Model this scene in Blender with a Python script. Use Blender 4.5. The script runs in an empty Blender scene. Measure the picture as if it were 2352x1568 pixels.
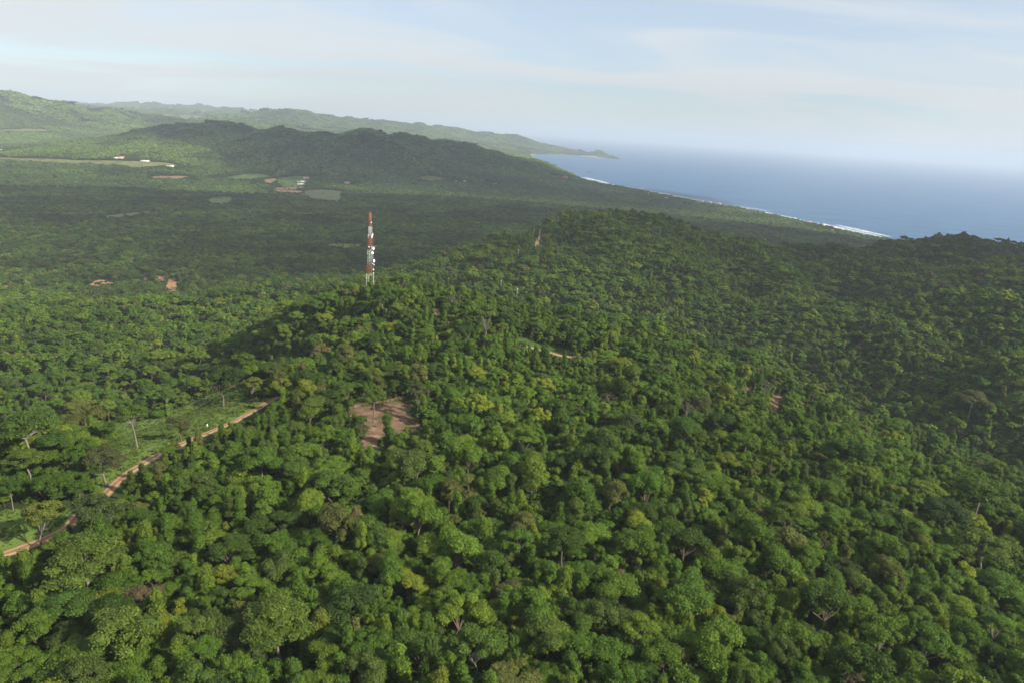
import bpy, math, random
import numpy as np
from mathutils import Matrix, Vector, Euler

# ---------------------------------------------------------------- camera, sky, sun, exposure
SC = bpy.context.scene
COL = SC.collection
W, H = 2352.0, 1568.0            # working scale in which positions were measured
FPX = 1600.0
CAMZ = 300.0
PITCH, ROLL = math.radians(16.9), math.radians(3.75)
R0 = np.array([1.0, 0, 0])
FWD = np.array([0, math.cos(PITCH), -math.sin(PITCH)])
U0 = np.array([0, math.sin(PITCH), math.cos(PITCH)])
RGT = R0 * math.cos(ROLL) + U0 * math.sin(ROLL)
UPV = -R0 * math.sin(ROLL) + U0 * math.cos(ROLL)

cam_data = bpy.data.cameras.new('camera')
cam_data.sensor_width = 36.0
cam_data.lens = 36.0 * FPX / W
cam_data.clip_start = 1.0
cam_data.clip_end = 200000.0
cam = bpy.data.objects.new('camera', cam_data)
COL.objects.link(cam)
m = Matrix(((RGT[0], UPV[0], -FWD[0], 0), (RGT[1], UPV[1], -FWD[1], 0), (RGT[2], UPV[2], -FWD[2], CAMZ), (0, 0, 0, 1)))
cam.matrix_world = m
SC.camera = cam

SUN_AZ, SUN_EL = math.radians(114), math.radians(33)      # clockwise from the view direction (+Y)
SUN = np.array([math.sin(SUN_AZ) * math.cos(SUN_EL), math.cos(SUN_AZ) * math.cos(SUN_EL), math.sin(SUN_EL)])
sun_data = bpy.data.lights.new('sun', 'SUN')
sun_data.energy = 5.0
sun_data.angle = math.radians(0.53)
sun_data.color = (1.0, 0.93, 0.80)
sun = bpy.data.objects.new('sun', sun_data)
COL.objects.link(sun)
sun.rotation_euler = Vector((-SUN[0], -SUN[1], -SUN[2])).to_track_quat('-Z', 'Y').to_euler()
sun.location = (2000, -2000, 3000)

world = bpy.data.worlds.new('World')
SC.world = world
world.use_nodes = True
wn, wl = world.node_tree.nodes, world.node_tree.links
wn.clear()
w_out = wn.new('ShaderNodeOutputWorld')
w_bg = wn.new('ShaderNodeBackground')
w_bg.inputs['Strength'].default_value = 0.09
sky = wn.new('ShaderNodeTexSky')
sky.sky_type = 'NISHITA'
sky.sun_disc = False
sky.sun_elevation = SUN_EL
sky.sun_rotation = SUN_AZ
sky.altitude = 300.0
sky.air_density = 1.0
sky.dust_density = 0.35
sky.ozone_density = 2.0
# thin cirrus: one noise field on a layer far overhead, the same in every direction
tc = wn.new('ShaderNodeTexCoord')
sep = wn.new('ShaderNodeSeparateXYZ')
wl.new(tc.outputs['Generated'], sep.inputs[0])
addz = wn.new('ShaderNodeMath'); addz.operation = 'ADD'; addz.inputs[1].default_value = 0.10
wl.new(sep.outputs['Z'], addz.inputs[0])
mxz = wn.new('ShaderNodeMath'); mxz.operation = 'MAXIMUM'; mxz.inputs[1].default_value = 0.03
wl.new(addz.outputs[0], mxz.inputs[0])
dx = wn.new('ShaderNodeMath'); dx.operation = 'DIVIDE'
dy = wn.new('ShaderNodeMath'); dy.operation = 'DIVIDE'
wl.new(sep.outputs['X'], dx.inputs[0]); wl.new(mxz.outputs[0], dx.inputs[1])
wl.new(sep.outputs['Y'], dy.inputs[0]); wl.new(mxz.outputs[0], dy.inputs[1])
comb = wn.new('ShaderNodeCombineXYZ')
wl.new(dx.outputs[0], comb.inputs[0]); wl.new(dy.outputs[0], comb.inputs[1])
mapc = wn.new('ShaderNodeMapping')
mapc.inputs['Location'].default_value = (3.1, 1.2, 0.0)
mapc.inputs['Rotation'].default_value = (0, 0, math.radians(10))
mapc.inputs['Scale'].default_value = (0.22, 0.42, 1.0)
wl.new(comb.outputs[0], mapc.inputs['Vector'])
cn = wn.new('ShaderNodeTexNoise')
cn.inputs['Scale'].default_value = 1.6
cn.inputs['Detail'].default_value = 7.0
cn.inputs['Roughness'].default_value = 0.52
cn.inputs['Distortion'].default_value = 0.8
wl.new(mapc.outputs[0], cn.inputs['Vector'])
cr = wn.new('ShaderNodeMapRange')
cr.interpolation_type = 'SMOOTHSTEP'
cr.inputs['From Min'].default_value = 0.38
cr.inputs['From Max'].default_value = 0.60
cr.inputs['To Min'].default_value = 0.52
cr.inputs['To Max'].default_value = 0.95
wl.new(cn.outputs['Fac'], cr.inputs['Value'])
cmix = wn.new('ShaderNodeMixRGB')
wl.new(cr.outputs[0], cmix.inputs['Fac'])
stn = wn.new('ShaderNodeMixRGB'); stn.blend_type = 'MULTIPLY'; stn.inputs['Fac'].default_value = 1.0
stn.inputs['Color2'].default_value = (0.79, 0.93, 1.08, 1)
wl.new(sky.outputs[0], stn.inputs['Color1'])
wl.new(stn.outputs[0], cmix.inputs['Color1'])
cmix.inputs['Color2'].default_value = (5.35, 5.65, 5.85, 1)
wl.new(cmix.outputs[0], w_bg.inputs['Color'])
wl.new(w_bg.outputs[0], w_out.inputs['Surface'])

vs = SC.view_settings
vs.view_transform = 'Standard'
vs.look = 'None'
vs.exposure = 0.7
vs.gamma = 1.0
vs.use_curve_mapping = False
cy = SC.cycles
cy.max_bounces = 5
cy.diffuse_bounces = 2
cy.glossy_bounces = 2
cy.transmission_bounces = 2
cy.transparent_max_bounces = 6
cy.volume_bounces = 1
cy.use_denoising = True
cy.caustics_reflective = False
cy.caustics_refractive = False
cy.sample_clamp_indirect = 4.0
SC.render.use_persistent_data = False

RNG = np.random.default_rng(11)

# ---------------------------------------------------------------- helpers: rays and projection
def ray(px, py):
    d = RGT * ((px - W / 2) / FPX) + UPV * ((H / 2 - py) / FPX) + FWD
    return d

def at_z(px, py, z):
    d = ray(px, py)
    t = (z - CAMZ) / d[2]
    return np.array([d[0] * t, d[1] * t, z])

def at_r(px, py, r):
    d = ray(px, py)
    t = r / math.hypot(d[0], d[1])
    return np.array([d[0] * t, d[1] * t, CAMZ + d[2] * t])

def project(x, y, z):
    x = np.asarray(x, float); y = np.asarray(y, float); z = np.asarray(z, float) - CAMZ
    xc = x * RGT[0] + y * RGT[1] + z * RGT[2]
    yc = x * UPV[0] + y * UPV[1] + z * UPV[2]
    zc = np.maximum(x * FWD[0] + y * FWD[1] + z * FWD[2], 1e-3)
    return W / 2 + FPX * xc / zc, H / 2 - FPX * yc / zc, zc

# ---------------------------------------------------------------- helpers: noise
def _hash(ix, iy, seed):
    n = (ix.astype(np.int64) * 374761393 + iy.astype(np.int64) * 668265263 + seed * 1442695041) & 0x7fffffff
    n = ((n ^ (n >> 13)) * 1274126177) & 0x7fffffff
    n = n ^ (n >> 16)
    return (n & 0xffff) / 65535.0

def vnoise(x, y, seed=0):
    ix = np.floor(x); iy = np.floor(y)
    fx = x - ix; fy = y - iy
    fx = fx * fx * fx * (fx * (fx * 6 - 15) + 10); fy = fy * fy * fy * (fy * (fy * 6 - 15) + 10)
    a = _hash(ix, iy, seed); b = _hash(ix + 1, iy, seed); c = _hash(ix, iy + 1, seed); d = _hash(ix + 1, iy + 1, seed)
    return (a * (1 - fx) + b * fx) * (1 - fy) + (c * (1 - fx) + d * fx) * fy * 1.0

def fbm(x, y, octaves=4, seed=0):
    x = np.asarray(x, float); y = np.asarray(y, float)
    s = np.zeros_like(x); a = 0.5; t = 0
    for o in range(octaves):
        s += a * vnoise(x, y, seed + o * 17); t += a
        x = x * 2.03 + 13.1; y = y * 2.03 + 7.7; a *= 0.5
    return s / t

def sstep(a, b, x):
    t = np.clip((x - a) / (b - a), 0, 1)
    return t * t * (3 - 2 * t)

# ---------------------------------------------------------------- terrain heights
CAN = 8.0     # canopy height hiding the ground in the measured points
CZ = [  # (px, py, ground elevation)
 (0,1568,190),(600,1568,190),(1176,1568,189),(1764,1568,184),(2352,1568,165),
 (0,1250,184),(600,1200,186),(1176,1200,186),(1764,1200,178),(2352,1200,148),
 (100,985,181),(330,960,181),(600,930,181),(860,950,183),(1176,950,184),(1764,950,166),(2352,1010,112),
 (560,840,177),(900,780,179),(1280,800,176),(1600,780,158),(2000,870,112),
 (390,655,42),(100,640,42),(700,600,45),(100,500,36),(600,500,36),(1000,520,40),
 (100,400,36),(500,400,36),(900,430,34),(1100,450,32),(0,330,38),(250,330,38),(200,300,45),
 (1700,520,20),(1500,480,20),(1500,460,15),(1200,460,28),(1200,430,30),(1850,540,22),
 (880,640,56),(940,628,56),(985,606,54),(880,600,52),(1030,568,48),(1090,540,44),(1180,512,40),(1335,420,9),(1400,433,9),(1480,449,10),(1600,477,10),(1750,503,10),(650,395,45),(900,410,42),(1100,420,40),(1200,410,45)]
CR = [  # (px, py, horizontal distance) on crests and facing slopes
 (850,650,485),(760,668,478),(690,700,462),(640,740,440),(930,650,485),(1000,658,480),(1100,678,472),(1250,705,470),(1450,735,480),
 (1015,640,800),(1100,640,740),(1300,690,690),(1450,712,690),
 (1040,590,950),(1100,562,1020),(1240,515,1080),(1350,482,1150),(1450,488,1180),(1550,508,1200),
 (1300,600,880),(1500,600,900),(1500,680,760),(1700,600,1000),(1700,700,780),(2000,700,850),(2352,700,800),(2352,850,600),(2000,800,660),
 (2060,556,1600),(2200,543,1500),(2352,552,1450),(2120,548,1550),(1900,565,1500),(2000,600,1250),
 (50,800,600),(100,720,760),(300,800,600),(400,700,760),(550,740,620),(650,672,760),
 (330,295,4600),(400,288,4300),(470,279,4200),(560,288,3950),(640,290,3800),(740,303,3750),(870,300,3800),(960,312,4050),(1060,327,4300),(1130,345,4500),(1190,360,4700),(1260,376,4950),(1284,387,5050),(1300,397,5150),
 (0,209,7000),(60,217,7000),(150,236,7200),(230,250,7300),(330,270,7500),
 (300,236,13500),(420,240,13800),(520,246,14000),(640,252,9800),(580,256,9500),(520,268,9300),(740,262,10000),(880,276,10500),(1000,290,10600),(1090,303,10800),
 (1180,309,10900),(1250,331,10600),(1300,341,10620),(1340,346,10500),(1378,347,10380),(1359,352,10440),(1318,345,10560),(1405,358,10260),
 (700,330,3500),(900,350,3550),(1050,370,4000)]
CWLD = [  # (azimuth degrees, distance, elevation) out of sight
 (-36,400,112),(-27,430,110),(-20,430,118),(-10,620,100),(-3,620,112),(5,610,118),(12,600,122),
 (5,1420,58),(1,1350,50),(10,1550,55),(16,1600,60),(30,2000,25),(36,2000,25),(24,1900,25),
 (-58,120,190),(-58,300,182),(-58,450,110),(-58,800,60),(-58,2000,38),(-58,5000,45),(-58,9000,330),(-58,20000,300),
 (58,120,165),(58,300,135),(58,600,105),(58,1200,110),(58,2200,20),(58,9000,0),(58,20000,0),
 (-25,5600,60),(-12,5600,50),(-5,6200,40),(-18,4900,60),(-8,5000,60),(-22,20000,150),(-12,20000,200),(-35,15000,250),(-35,25000,200),(-5,20000,60),(0,14000,20),(10,15000,0),
 (0,40,190),(-50,40,190),(50,40,185),(25,120,182),(-25,120,190),(30,2600,0),(15,4500,0),(20,8000,0)]
CRADJ = {(1240, 1080): -35.5, (1350, 1150): 25.4, (1450, 1180): 20.9, (1550, 1200): 24.3, (2060, 1600): 37.7, (2200, 1500): 21.3, (2352, 1450): 12.3, (2120, 1550): 18.6, (1900, 1500): 17.6, (330, 4600): 15.3, (400, 4300): 12.4, (470, 4200): 5.4, (560, 3950): 35.8, (640, 3800): 24.2, (740, 3750): 30.4, (870, 3800): -2.0, (960, 4050): 13.6, (1060, 4300): -5.7, (1130, 4500): -1.1, (1190, 4700): -1.8, (1260, 4950): -2.4, (1284, 5050): 6.1, (1300, 5150): 41.3, (0, 7000): 17.2, (60, 7000): 27.8, (150, 7200): 39.1, (230, 7300): 11.9, (300, 13500): 20.0, (420, 13800): 16.6, (520, 14000): 9.1, (640, 9800): 25.8, (580, 9500): 22.2, (740, 10000): 17.2, (880, 10500): 17.0, (1000, 10600): 11.1, (1090, 10800): 9.4, (1180, 10900): 8.7, (1250, 10600): 12.5, (1300, 10620): 6.0, (1340, 10500): 2.0, (1378, 10380): 11.1, (1359, 10440): 20.0, (1318, 10560): 8.5, (1405, 10260): 2.1}     # picture rows corrected so that each crest, with its knolls and gullies, stands where it was seen
P = []
for px, py, z in CZ:
    q = at_z(px, py, z + CAN); P.append((q[0], q[1], z))
for px, py, r in CR:
    q = at_r(px, py + CRADJ.get((px, r), 0), r); P.append((q[0], q[1], q[2] - CAN))
for az, r, z in CWLD:
    a = math.radians(az); P.append((r * math.sin(a), r * math.cos(a), z))
P = np.array(P)

def _uv(x, y):
    return np.stack([np.arctan2(x, y) * 1.25, np.log(np.maximum(np.hypot(x, y), 10.0))], -1)

_PU = _uv(P[:, 0], P[:, 1])
_D = np.linalg.norm(_PU[:, None] - _PU[None], axis=-1)
_n = len(P)
_A = np.zeros((_n + 3, _n + 3))
_A[:_n, :_n] = np.power(_D, 1.35) - np.eye(_n) * 0.004
_A[:_n, _n] = 1; _A[:_n, _n + 1:] = _PU
_A[_n:, :_n] = _A[:_n, _n:].T
_b = np.zeros(_n + 3); _b[:_n] = P[:, 2]
_w = np.linalg.solve(_A, _b)

def rbf(x, y):
    x = np.asarray(x, float).ravel(); y = np.asarray(y, float).ravel()
    out = np.empty(len(x))
    for s in range(0, len(x), 20000):
        q = _uv(x[s:s + 20000], y[s:s + 20000])
        d = np.sqrt(((q[:, None] - _PU[None]) ** 2).sum(-1))
        out[s:s + 20000] = np.power(d, 1.35) @ _w[:_n] + _w[_n] + q @ _w[_n + 1:]
    return out

# coast: land lies to the left of the sea; vertices in world metres
def _c(px, py):
    q = at_z(px, py, 0.0); return (q[0], q[1])
def _b(px, r):
    q = at_r(px, 330, r); return (q[0], q[1])
def _p(az, r):
    a = math.radians(az); return (r * math.sin(a), r * math.cos(a))
SHORE = [_p(75, 2300), _p(60, 2150), _p(45, 2250), _p(36, 2350), _c(2060,557), _c(1990,543), _c(1880,517), _c(1800,500), _c(1700,480), _c(1605,465), _c(1540,452), _c(1480,440),
         _c(1400,425), _c(1345,413), _c(1309,403), _c(1299,394), _c(1285,385), _c(1262,377), _c(1222,363.5), _c(1216,358.5), _c(1228,355.6), _c(1260,355.0), _c(1300,355.8), _c(1330,358),
         _c(1355,360.5), _c(1390,363.5), _c(1415,366.5), _c(1424,366), _c(1422,363.5), _b(1420,10520), _b(1380,10720), _b(1340,10950), _b(1290,11250), _b(1240,11500), _b(1180,11900), _b(1120,12700), _b(1050,14200), _b(950,17500), _b(850,22000), _b(830,30000), _p(-3, 70000)]
COAST = np.array(SHORE + [(90000, 90000), (90000, -3000), (9000, -3000)])

def coast_sd(x, y):
    """signed distance to the shore, positive on land"""
    x = np.asarray(x, float).ravel(); y = np.asarray(y, float).ravel()
    best = np.full(len(x), 1e12); inside = np.zeros(len(x), bool)
    n = len(COAST)
    for i in range(n):
        ax, ay = COAST[i]; bx, by = COAST[(i + 1) % n]
        ex, ey = bx - ax, by - ay
        t = np.clip(((x - ax) * ex + (y - ay) * ey) / (ex * ex + ey * ey), 0, 1)
        best = np.minimum(best, (x - ax - t * ex) ** 2 + (y - ay - t * ey) ** 2)
        cond = ((ay > y) != (by > y))
        with np.errstate(divide='ignore', invalid='ignore'):
            xi = (bx - ax) * (y - ay) / (by - ay if by != ay else 1e-9) + ax
        inside ^= cond & (x < xi)
    d = np.sqrt(best)
    return np.where(inside, -d, d)

BUMPS = []     # knolls: x, y, height, radius
for _px, _r, _h, _wd in ((1378, 10380, 75, 85), (1335, 10500, 45, 90), (1290, 10700, 35, 190), (1245, 10750, 30, 200), (1408, 10260, 14, 70), (1180, 11000, 50, 260), (1085, 10700, 55, 280), (1000, 10500, 60, 300),
                        (640, 9750, 90, 330), (700, 9950, 40, 300), (800, 10200, 45, 300), (590, 9600, 40, 260), (880, 10450, 60, 300), (330, 13500, 110, 500), (470, 13900, 60, 600), (632, 19500, 190, 500),
                        (15, 7000, 60, 330), (110, 7050, 20, 300), (180, 6600, 50, 350), (640, 3800, 30, 150), (470, 4200, 32, 200), (870, 3800, 26, 190), (960, 4050, 16, 120), (720, 3760, 14, 130), (560, 3950, 10, 130)):
    _q = at_r(_px, 300, _r); BUMPS.append((_q[0], _q[1], _h, _wd))
def ground_z(x, y):
    sh = np.shape(x)
    x = np.asarray(x, float).ravel(); y = np.asarray(y, float).ravel()
    z = rbf(x, y)
    r = np.hypot(x, y)
    # gullies and spurs on the higher, farther land
    k = sstep(1300, 3000, r)
    amp = np.clip(z - 55, 0, 260) * 0.34 * k
    n1 = np.clip(np.abs(fbm(x / 420.0, y / 420.0, 4, 3) - 0.5) * 4.5, 0, 1.1)
    n2 = fbm(x / 900.0, y / 900.0, 3, 31) - 0.5
    z = z + amp * (0.50 - n1 * 1.1) + amp * 1.3 * n2 + np.clip(amp, 0, 40) * 0.75 * (fbm(x / 125.0, y / 125.0, 3, 57) - 0.5)
    k2 = sstep(520, 900, r) * (1 - k)
    z = z + k2 * np.clip(z - 45, 0, 90) * 0.42 * (0.45 - np.clip(np.abs(fbm(x / 210.0, y / 210.0, 3, 9) - 0.5) * 4.0, 0, 1.2))
    z = z + (fbm(x / 60.0, y / 60.0, 3, 5) - 0.5) * 4.0
    fold = sstep(60, 200, x) * sstep(200, 320, r) * (1 - sstep(620, 900, r))
    z = z + fold * (0.4 - np.clip(np.abs(fbm((x * 0.8 - y * 0.35) / 75.0, (x * 0.35 + y * 0.8) / 170.0, 2, 23) - 0.5) * 4, 0, 1.1)) * 15.0
    sd = coast_sd(x, y) + (fbm(x / 130.0, y / 130.0, 3, 77) - 0.5) * np.clip(r / 200.0, 4, 40)
    land = np.maximum(z, 5.0)
    wdt = np.clip(np.where(land > 40, 70 + land * 0.9, 170), 60, 260)
    s = sstep(10, wdt, sd)
    shore = np.clip(sd * 0.045, -6, 4)
    out = np.where(sd > 0, shore * (1 - s) + land * s, np.maximum(sd * 0.05, -30))
    on = sstep(10, 110, sd)
    for bx, by, bh, br in BUMPS:
        out = out + bh * on * np.exp(-((x - bx) ** 2 + (y - by) ** 2) / (2 * br * br))
    return out.reshape(sh)

def ground1(x, y):
    return float(ground_z(np.array([x]), np.array([y]))[0])

def hit(px, py, lift=0.0, r0=60.0, r1=14000.0, n=1500):
    """first point where the ray through (px, py) meets the ground raised by lift"""
    d = ray(px, py); k = math.hypot(d[0], d[1])
    r = np.geomspace(r0, r1, n)
    zz = CAMZ + d[2] / k * r
    g = ground_z(d[0] / k * r, d[1] / k * r) + lift
    i = np.argmax(zz < g)
    if not (zz < g).any():
        i = n - 1
    if i > 0:
        a, b = zz[i - 1] - g[i - 1], zz[i] - g[i]
        t = a / (a - b) if a != b else 0
        rr = r[i - 1] + (r[i] - r[i - 1]) * t
    else:
        rr = r[0]
    return np.array([d[0] / k * rr, d[1] / k * rr, ground1(d[0] / k * rr, d[1] / k * rr)])
# ---------------------------------------------------------------- helpers: materials and meshes
def mat(name):
    m = bpy.data.materials.new(name)
    m.use_nodes = True
    nt = m.node_tree
    b = nt.nodes['Principled BSDF']
    return m, nt, b

def plain(name, col, rough=0.7, vary=0.12, scale=1.5, spec=0.3):
    """a paint or surface of one colour with mild mottling and fine relief"""
    m, nt, b = mat(name)
    n = nt.nodes.new('ShaderNodeTexNoise'); n.inputs['Scale'].default_value = scale; n.inputs['Detail'].default_value = 5
    tcn = nt.nodes.new('ShaderNodeTexCoord'); nt.links.new(tcn.outputs['Object'], n.inputs['Vector'])
    mp = nt.nodes.new('ShaderNodeMapRange')
    mp.inputs['To Min'].default_value = 1 - vary * 1.6; mp.inputs['To Max'].default_value = 1 + vary
    nt.links.new(n.outputs['Fac'], mp.inputs['Value'])
    mx = nt.nodes.new('ShaderNodeVectorMath'); mx.operation = 'SCALE'
    mx.inputs[0].default_value = col; nt.links.new(mp.outputs[0], mx.inputs['Scale'])
    nt.links.new(mx.outputs[0], b.inputs['Base Color'])
    b.inputs['Roughness'].default_value = rough
    b.inputs['Specular IOR Level'].default_value = spec
    return m

def ground_mat(name, cols, scale, bump=0.3, bscale=2.0):
    """ground of several colours blended by noise in world space, with relief"""
    m, nt, b = mat(name)
    g = nt.nodes.new('ShaderNodeNewGeometry')
    n = nt.nodes.new('ShaderNodeTexNoise'); n.inputs['Scale'].default_value = scale; n.inputs['Detail'].default_value = 8; n.inputs['Roughness'].default_value = 0.6
    nt.links.new(g.outputs['Position'], n.inputs['Vector'])
    r = nt.nodes.new('ShaderNodeValToRGB')
    e = r.color_ramp.elements
    k = len(cols)
    e[0].position = 0.30; e[0].color = (*cols[0], 1)
    e[1].position = 0.70; e[1].color = (*cols[-1], 1)
    for i in range(1, k - 1):
        q = e.new(0.30 + 0.4 * i / (k - 1)); q.color = (*cols[i], 1)
    nt.links.new(n.outputs['Fac'], r.inputs['Fac'])
    nt.links.new(r.outputs['Color'], b.inputs['Base Color'])
    n2 = nt.nodes.new('ShaderNodeTexNoise'); n2.inputs['Scale'].default_value = bscale; n2.inputs['Detail'].default_value = 6
    nt.links.new(g.outputs['Position'], n2.inputs['Vector'])
    bp = nt.nodes.new('ShaderNodeBump'); bp.inputs['Strength'].default_value = bump; bp.inputs['Distance'].default_value = 0.4
    nt.links.new(n2.outputs['Fac'], bp.inputs['Height'])
    nt.links.new(bp.outputs[0], b.inputs['Normal'])
    b.inputs['Roughness'].default_value = 0.95
    b.inputs['Specular IOR Level'].default_value = 0.1
    return m

def mesh_np(name, v, quads=None, tris=None, mats=(), mi=None, smooth=False):
    """mesh from arrays; mi = material index per face (quads first, then tris)"""
    me = bpy.data.meshes.new(name)
    v = np.asarray(v, np.float32)
    nq = 0 if quads is None else len(quads); ntr = 0 if tris is None else len(tris)
    idx = []; starts = []; tot = []
    if nq:
        q = np.asarray(quads, np.int32); idx.append(q.ravel()); starts.append(np.arange(nq) * 4); tot.append(np.full(nq, 4))
    if ntr:
        t = np.asarray(tris, np.int32); idx.append(t.ravel()); starts.append(nq * 4 + np.arange(ntr) * 3); tot.append(np.full(ntr, 3))
    idx = np.concatenate(idx).astype(np.int32)
    me.vertices.add(len(v)); me.vertices.foreach_set('co', v.ravel())
    me.loops.add(len(idx)); me.loops.foreach_set('vertex_index', idx)
    me.polygons.add(nq + ntr)
    me.polygons.foreach_set('loop_start', np.concatenate(starts).astype(np.int32))
    me.polygons.foreach_set('loop_total', np.concatenate(tot).astype(np.int32))
    for mm in mats:
        me.materials.append(mm)
    if mi is not None:
        me.polygons.foreach_set('material_index', np.asarray(mi, np.int32))
    if smooth:
        me.polygons.foreach_set('use_smooth', np.ones(nq + ntr, bool))
    me.update(calc_edges=True)
    me.validate()
    return me

def link(name, data, parent=None, loc=None, rz=None, **props):
    o = bpy.data.objects.new(name, data)
    COL.objects.link(o)
    if parent is not None:
        o.parent = parent
    if loc is not None:
        o.location = loc
    if rz is not None:
        o.rotation_euler = (0, 0, rz)
    for k, v in props.items():
        o[k] = v
    return o

class MB:
    """collects boxes, bars and tubes into one mesh"""
    def __init__(self):
        self.v = []; self.q = []; self.t = []; self.n = 0; self.log = []
    def add(self, v, q=(), t=()):
        self.log.append((v, q, t, self.n))
        self.v.append(np.asarray(v, float))
        if len(q): self.q.append(np.asarray(q) + self.n)
        if len(t): self.t.append(np.asarray(t) + self.n)
        self.n += len(v)
        return self
    def box(self, x0, x1, y0, y1, z0, z1):
        v = [(x0,y0,z0),(x1,y0,z0),(x1,y1,z0),(x0,y1,z0),(x0,y0,z1),(x1,y0,z1),(x1,y1,z1),(x0,y1,z1)]
        return self.add(v, [(0,3,2,1),(4,5,6,7),(0,1,5,4),(1,2,6,5),(2,3,7,6),(3,0,4,7)])
    def tube(self, pts, rad, n=6, cap=True):
        pts = np.asarray(pts, float); rad = np.broadcast_to(np.asarray(rad, float), (len(pts),))
        tan = np.gradient(pts, axis=0); tan /= np.linalg.norm(tan, axis=1, keepdims=True) + 1e-9
        ref = np.where(np.abs(tan[:, 2:3]) > 0.9, np.array([[1.0, 0, 0]]), np.array([[0, 0, 1.0]]))
        a = np.cross(tan, ref); a /= np.linalg.norm(a, axis=1, keepdims=True) + 1e-9
        b = np.cross(tan, a)
        th = np.arange(n) / n * 2 * math.pi
        v = pts[:, None] + rad[:, None, None] * (a[:, None] * np.cos(th)[None, :, None] + b[:, None] * np.sin(th)[None, :, None])
        q = [(i * n + j, (i + 1) * n + j, (i + 1) * n + (j + 1) % n, i * n + (j + 1) % n) for i in range(len(pts) - 1) for j in range(n)]
        t = []
        v = v.reshape(-1, 3)
        if cap:
            k = len(v)
            v = np.concatenate([v, pts[:1], pts[-1:]])
            t = [(k, j, (j + 1) % n) for j in range(n)] + [(k + 1, (len(pts) - 1) * n + (j + 1) % n, (len(pts) - 1) * n + j) for j in range(n)]
        return self.add(v, q, t)
    def part(self, i, j):
        """a collector holding only the shapes i..j"""
        o = MB()
        for v, q, t, n in self.log[i:j]:
            o.add(v, q, t)
        return o
    def mesh(self, name, mats, smooth=False):
        return mesh_np(name, np.concatenate(self.v), np.concatenate(self.q) if self.q else None, np.concatenate(self.t) if self.t else None, mats if isinstance(mats, (list, tuple)) else [mats], smooth=smooth)

# ---------------------------------------------------------------- ground, sea, shore
M_FLOOR = ground_mat('forest_floor', [(0.020,0.030,0.010),(0.035,0.052,0.014),(0.055,0.075,0.020)], 0.05, 0.6, 0.6)
M_GRASS = ground_mat('meadow_grass', [(0.070,0.118,0.022),(0.100,0.155,0.030),(0.140,0.170,0.042)], 0.16, 0.9, 1.6)
M_GRASS2 = ground_mat('dark_grass', [(0.030,0.055,0.012),(0.048,0.085,0.018),(0.070,0.105,0.026)], 0.16, 0.9, 1.6)  # darker greens than the meadow, for the verge of the ridge road
M_SOIL = ground_mat('red_soil', [(0.30,0.15,0.070),(0.42,0.235,0.115),(0.50,0.31,0.175)], 0.30, 0.5, 1.2)
M_BROWN = ground_mat('brown_soil', [(0.060,0.072,0.024),(0.13,0.082,0.048),(0.19,0.118,0.074),(0.27,0.18,0.115)], 0.22, 0.5, 1.2)
M_SAND = ground_mat('beach_sand', [(0.40,0.31,0.21),(0.52,0.42,0.30)], 0.05, 0.2, 0.5)

NA, NR = 520, 470
az = np.radians(np.linspace(-60, 60, NA))
rr = np.geomspace(45.0, 26000.0, NR)
GA, GR = np.meshgrid(az, rr)
GX, GY = GR * np.sin(GA), GR * np.cos(GA)
GZ = ground_z(GX, GY)
def grid_quads(nr, na):
    i = np.arange((nr - 1) * (na - 1)); a = i // (na - 1) * na + i % (na - 1)
    return np.stack([a, a + 1, a + na + 1, a + na], -1)
me = mesh_np('ground', np.stack([GX, GY, GZ], -1).reshape(-1, 3), grid_quads(NR, NA)[:, ::-1], mats=[M_FLOOR], smooth=True)
link('ground', me, kind='structure')
_ground_exact = ground_z
def ground_z(x, y):
    """height of the built ground sheet (bilinear)"""
    x = np.asarray(x, float); y = np.asarray(y, float)
    fa = np.clip((np.arctan2(x, y) - az[0]) / (az[1] - az[0]), 0, NA - 1.001)
    fr = np.clip(np.log(np.maximum(np.hypot(x, y), 45.0) / 45.0) / math.log(rr[1] / rr[0]), 0, NR - 1.001)
    i = fr.astype(int); j = fa.astype(int); u = fr - i; w = fa - j
    return (GZ[i, j] * (1 - w) + GZ[i, j + 1] * w) * (1 - u) + (GZ[i + 1, j] * (1 - w) + GZ[i + 1, j + 1] * w) * u

# sea: water body colour under a rippled, fresnel surface
M_SEA, nt, b = mat('sea_water')
g = nt.nodes.new('ShaderNodeNewGeometry')
mp1 = nt.nodes.new('ShaderNodeMapping'); mp1.inputs['Rotation'].default_value = (0, 0, math.radians(28)); mp1.inputs['Scale'].default_value = (0.0035, 0.016, 1)
nt.links.new(g.outputs['Position'], mp1.inputs['Vector'])
n1 = nt.nodes.new('ShaderNodeTexNoise'); n1.inputs['Scale'].default_value = 1.0; n1.inputs['Detail'].default_value = 7; n1.inputs['Roughness'].default_value = 0.62
nt.links.new(mp1.outputs[0], n1.inputs['Vector'])
rp = nt.nodes.new('ShaderNodeValToRGB')
rp.color_ramp.elements[0].position = 0.40; rp.color_ramp.elements[0].color = (0.028, 0.095, 0.208, 1)
rp.color_ramp.elements[1].position = 0.62; rp.color_ramp.elements[1].color = (0.055, 0.150, 0.285, 1)
nt.links.new(n1.outputs['Fac'], rp.inputs['Fac'])
nt.links.new(rp.outputs[0], b.inputs['Base Color'])
mp2 = nt.nodes.new('ShaderNodeMapping'); mp2.inputs['Rotation'].default_value = (0, 0, math.radians(28)); mp2.inputs['Scale'].default_value = (0.010, 0.035, 1)
nt.links.new(g.outputs['Position'], mp2.inputs['Vector'])
n2 = nt.nodes.new('ShaderNodeTexNoise'); n2.inputs['Detail'].default_value = 9; n2.inputs['Roughness'].default_value = 0.7
nt.links.new(mp2.outputs[0], n2.inputs['Vector'])
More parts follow.
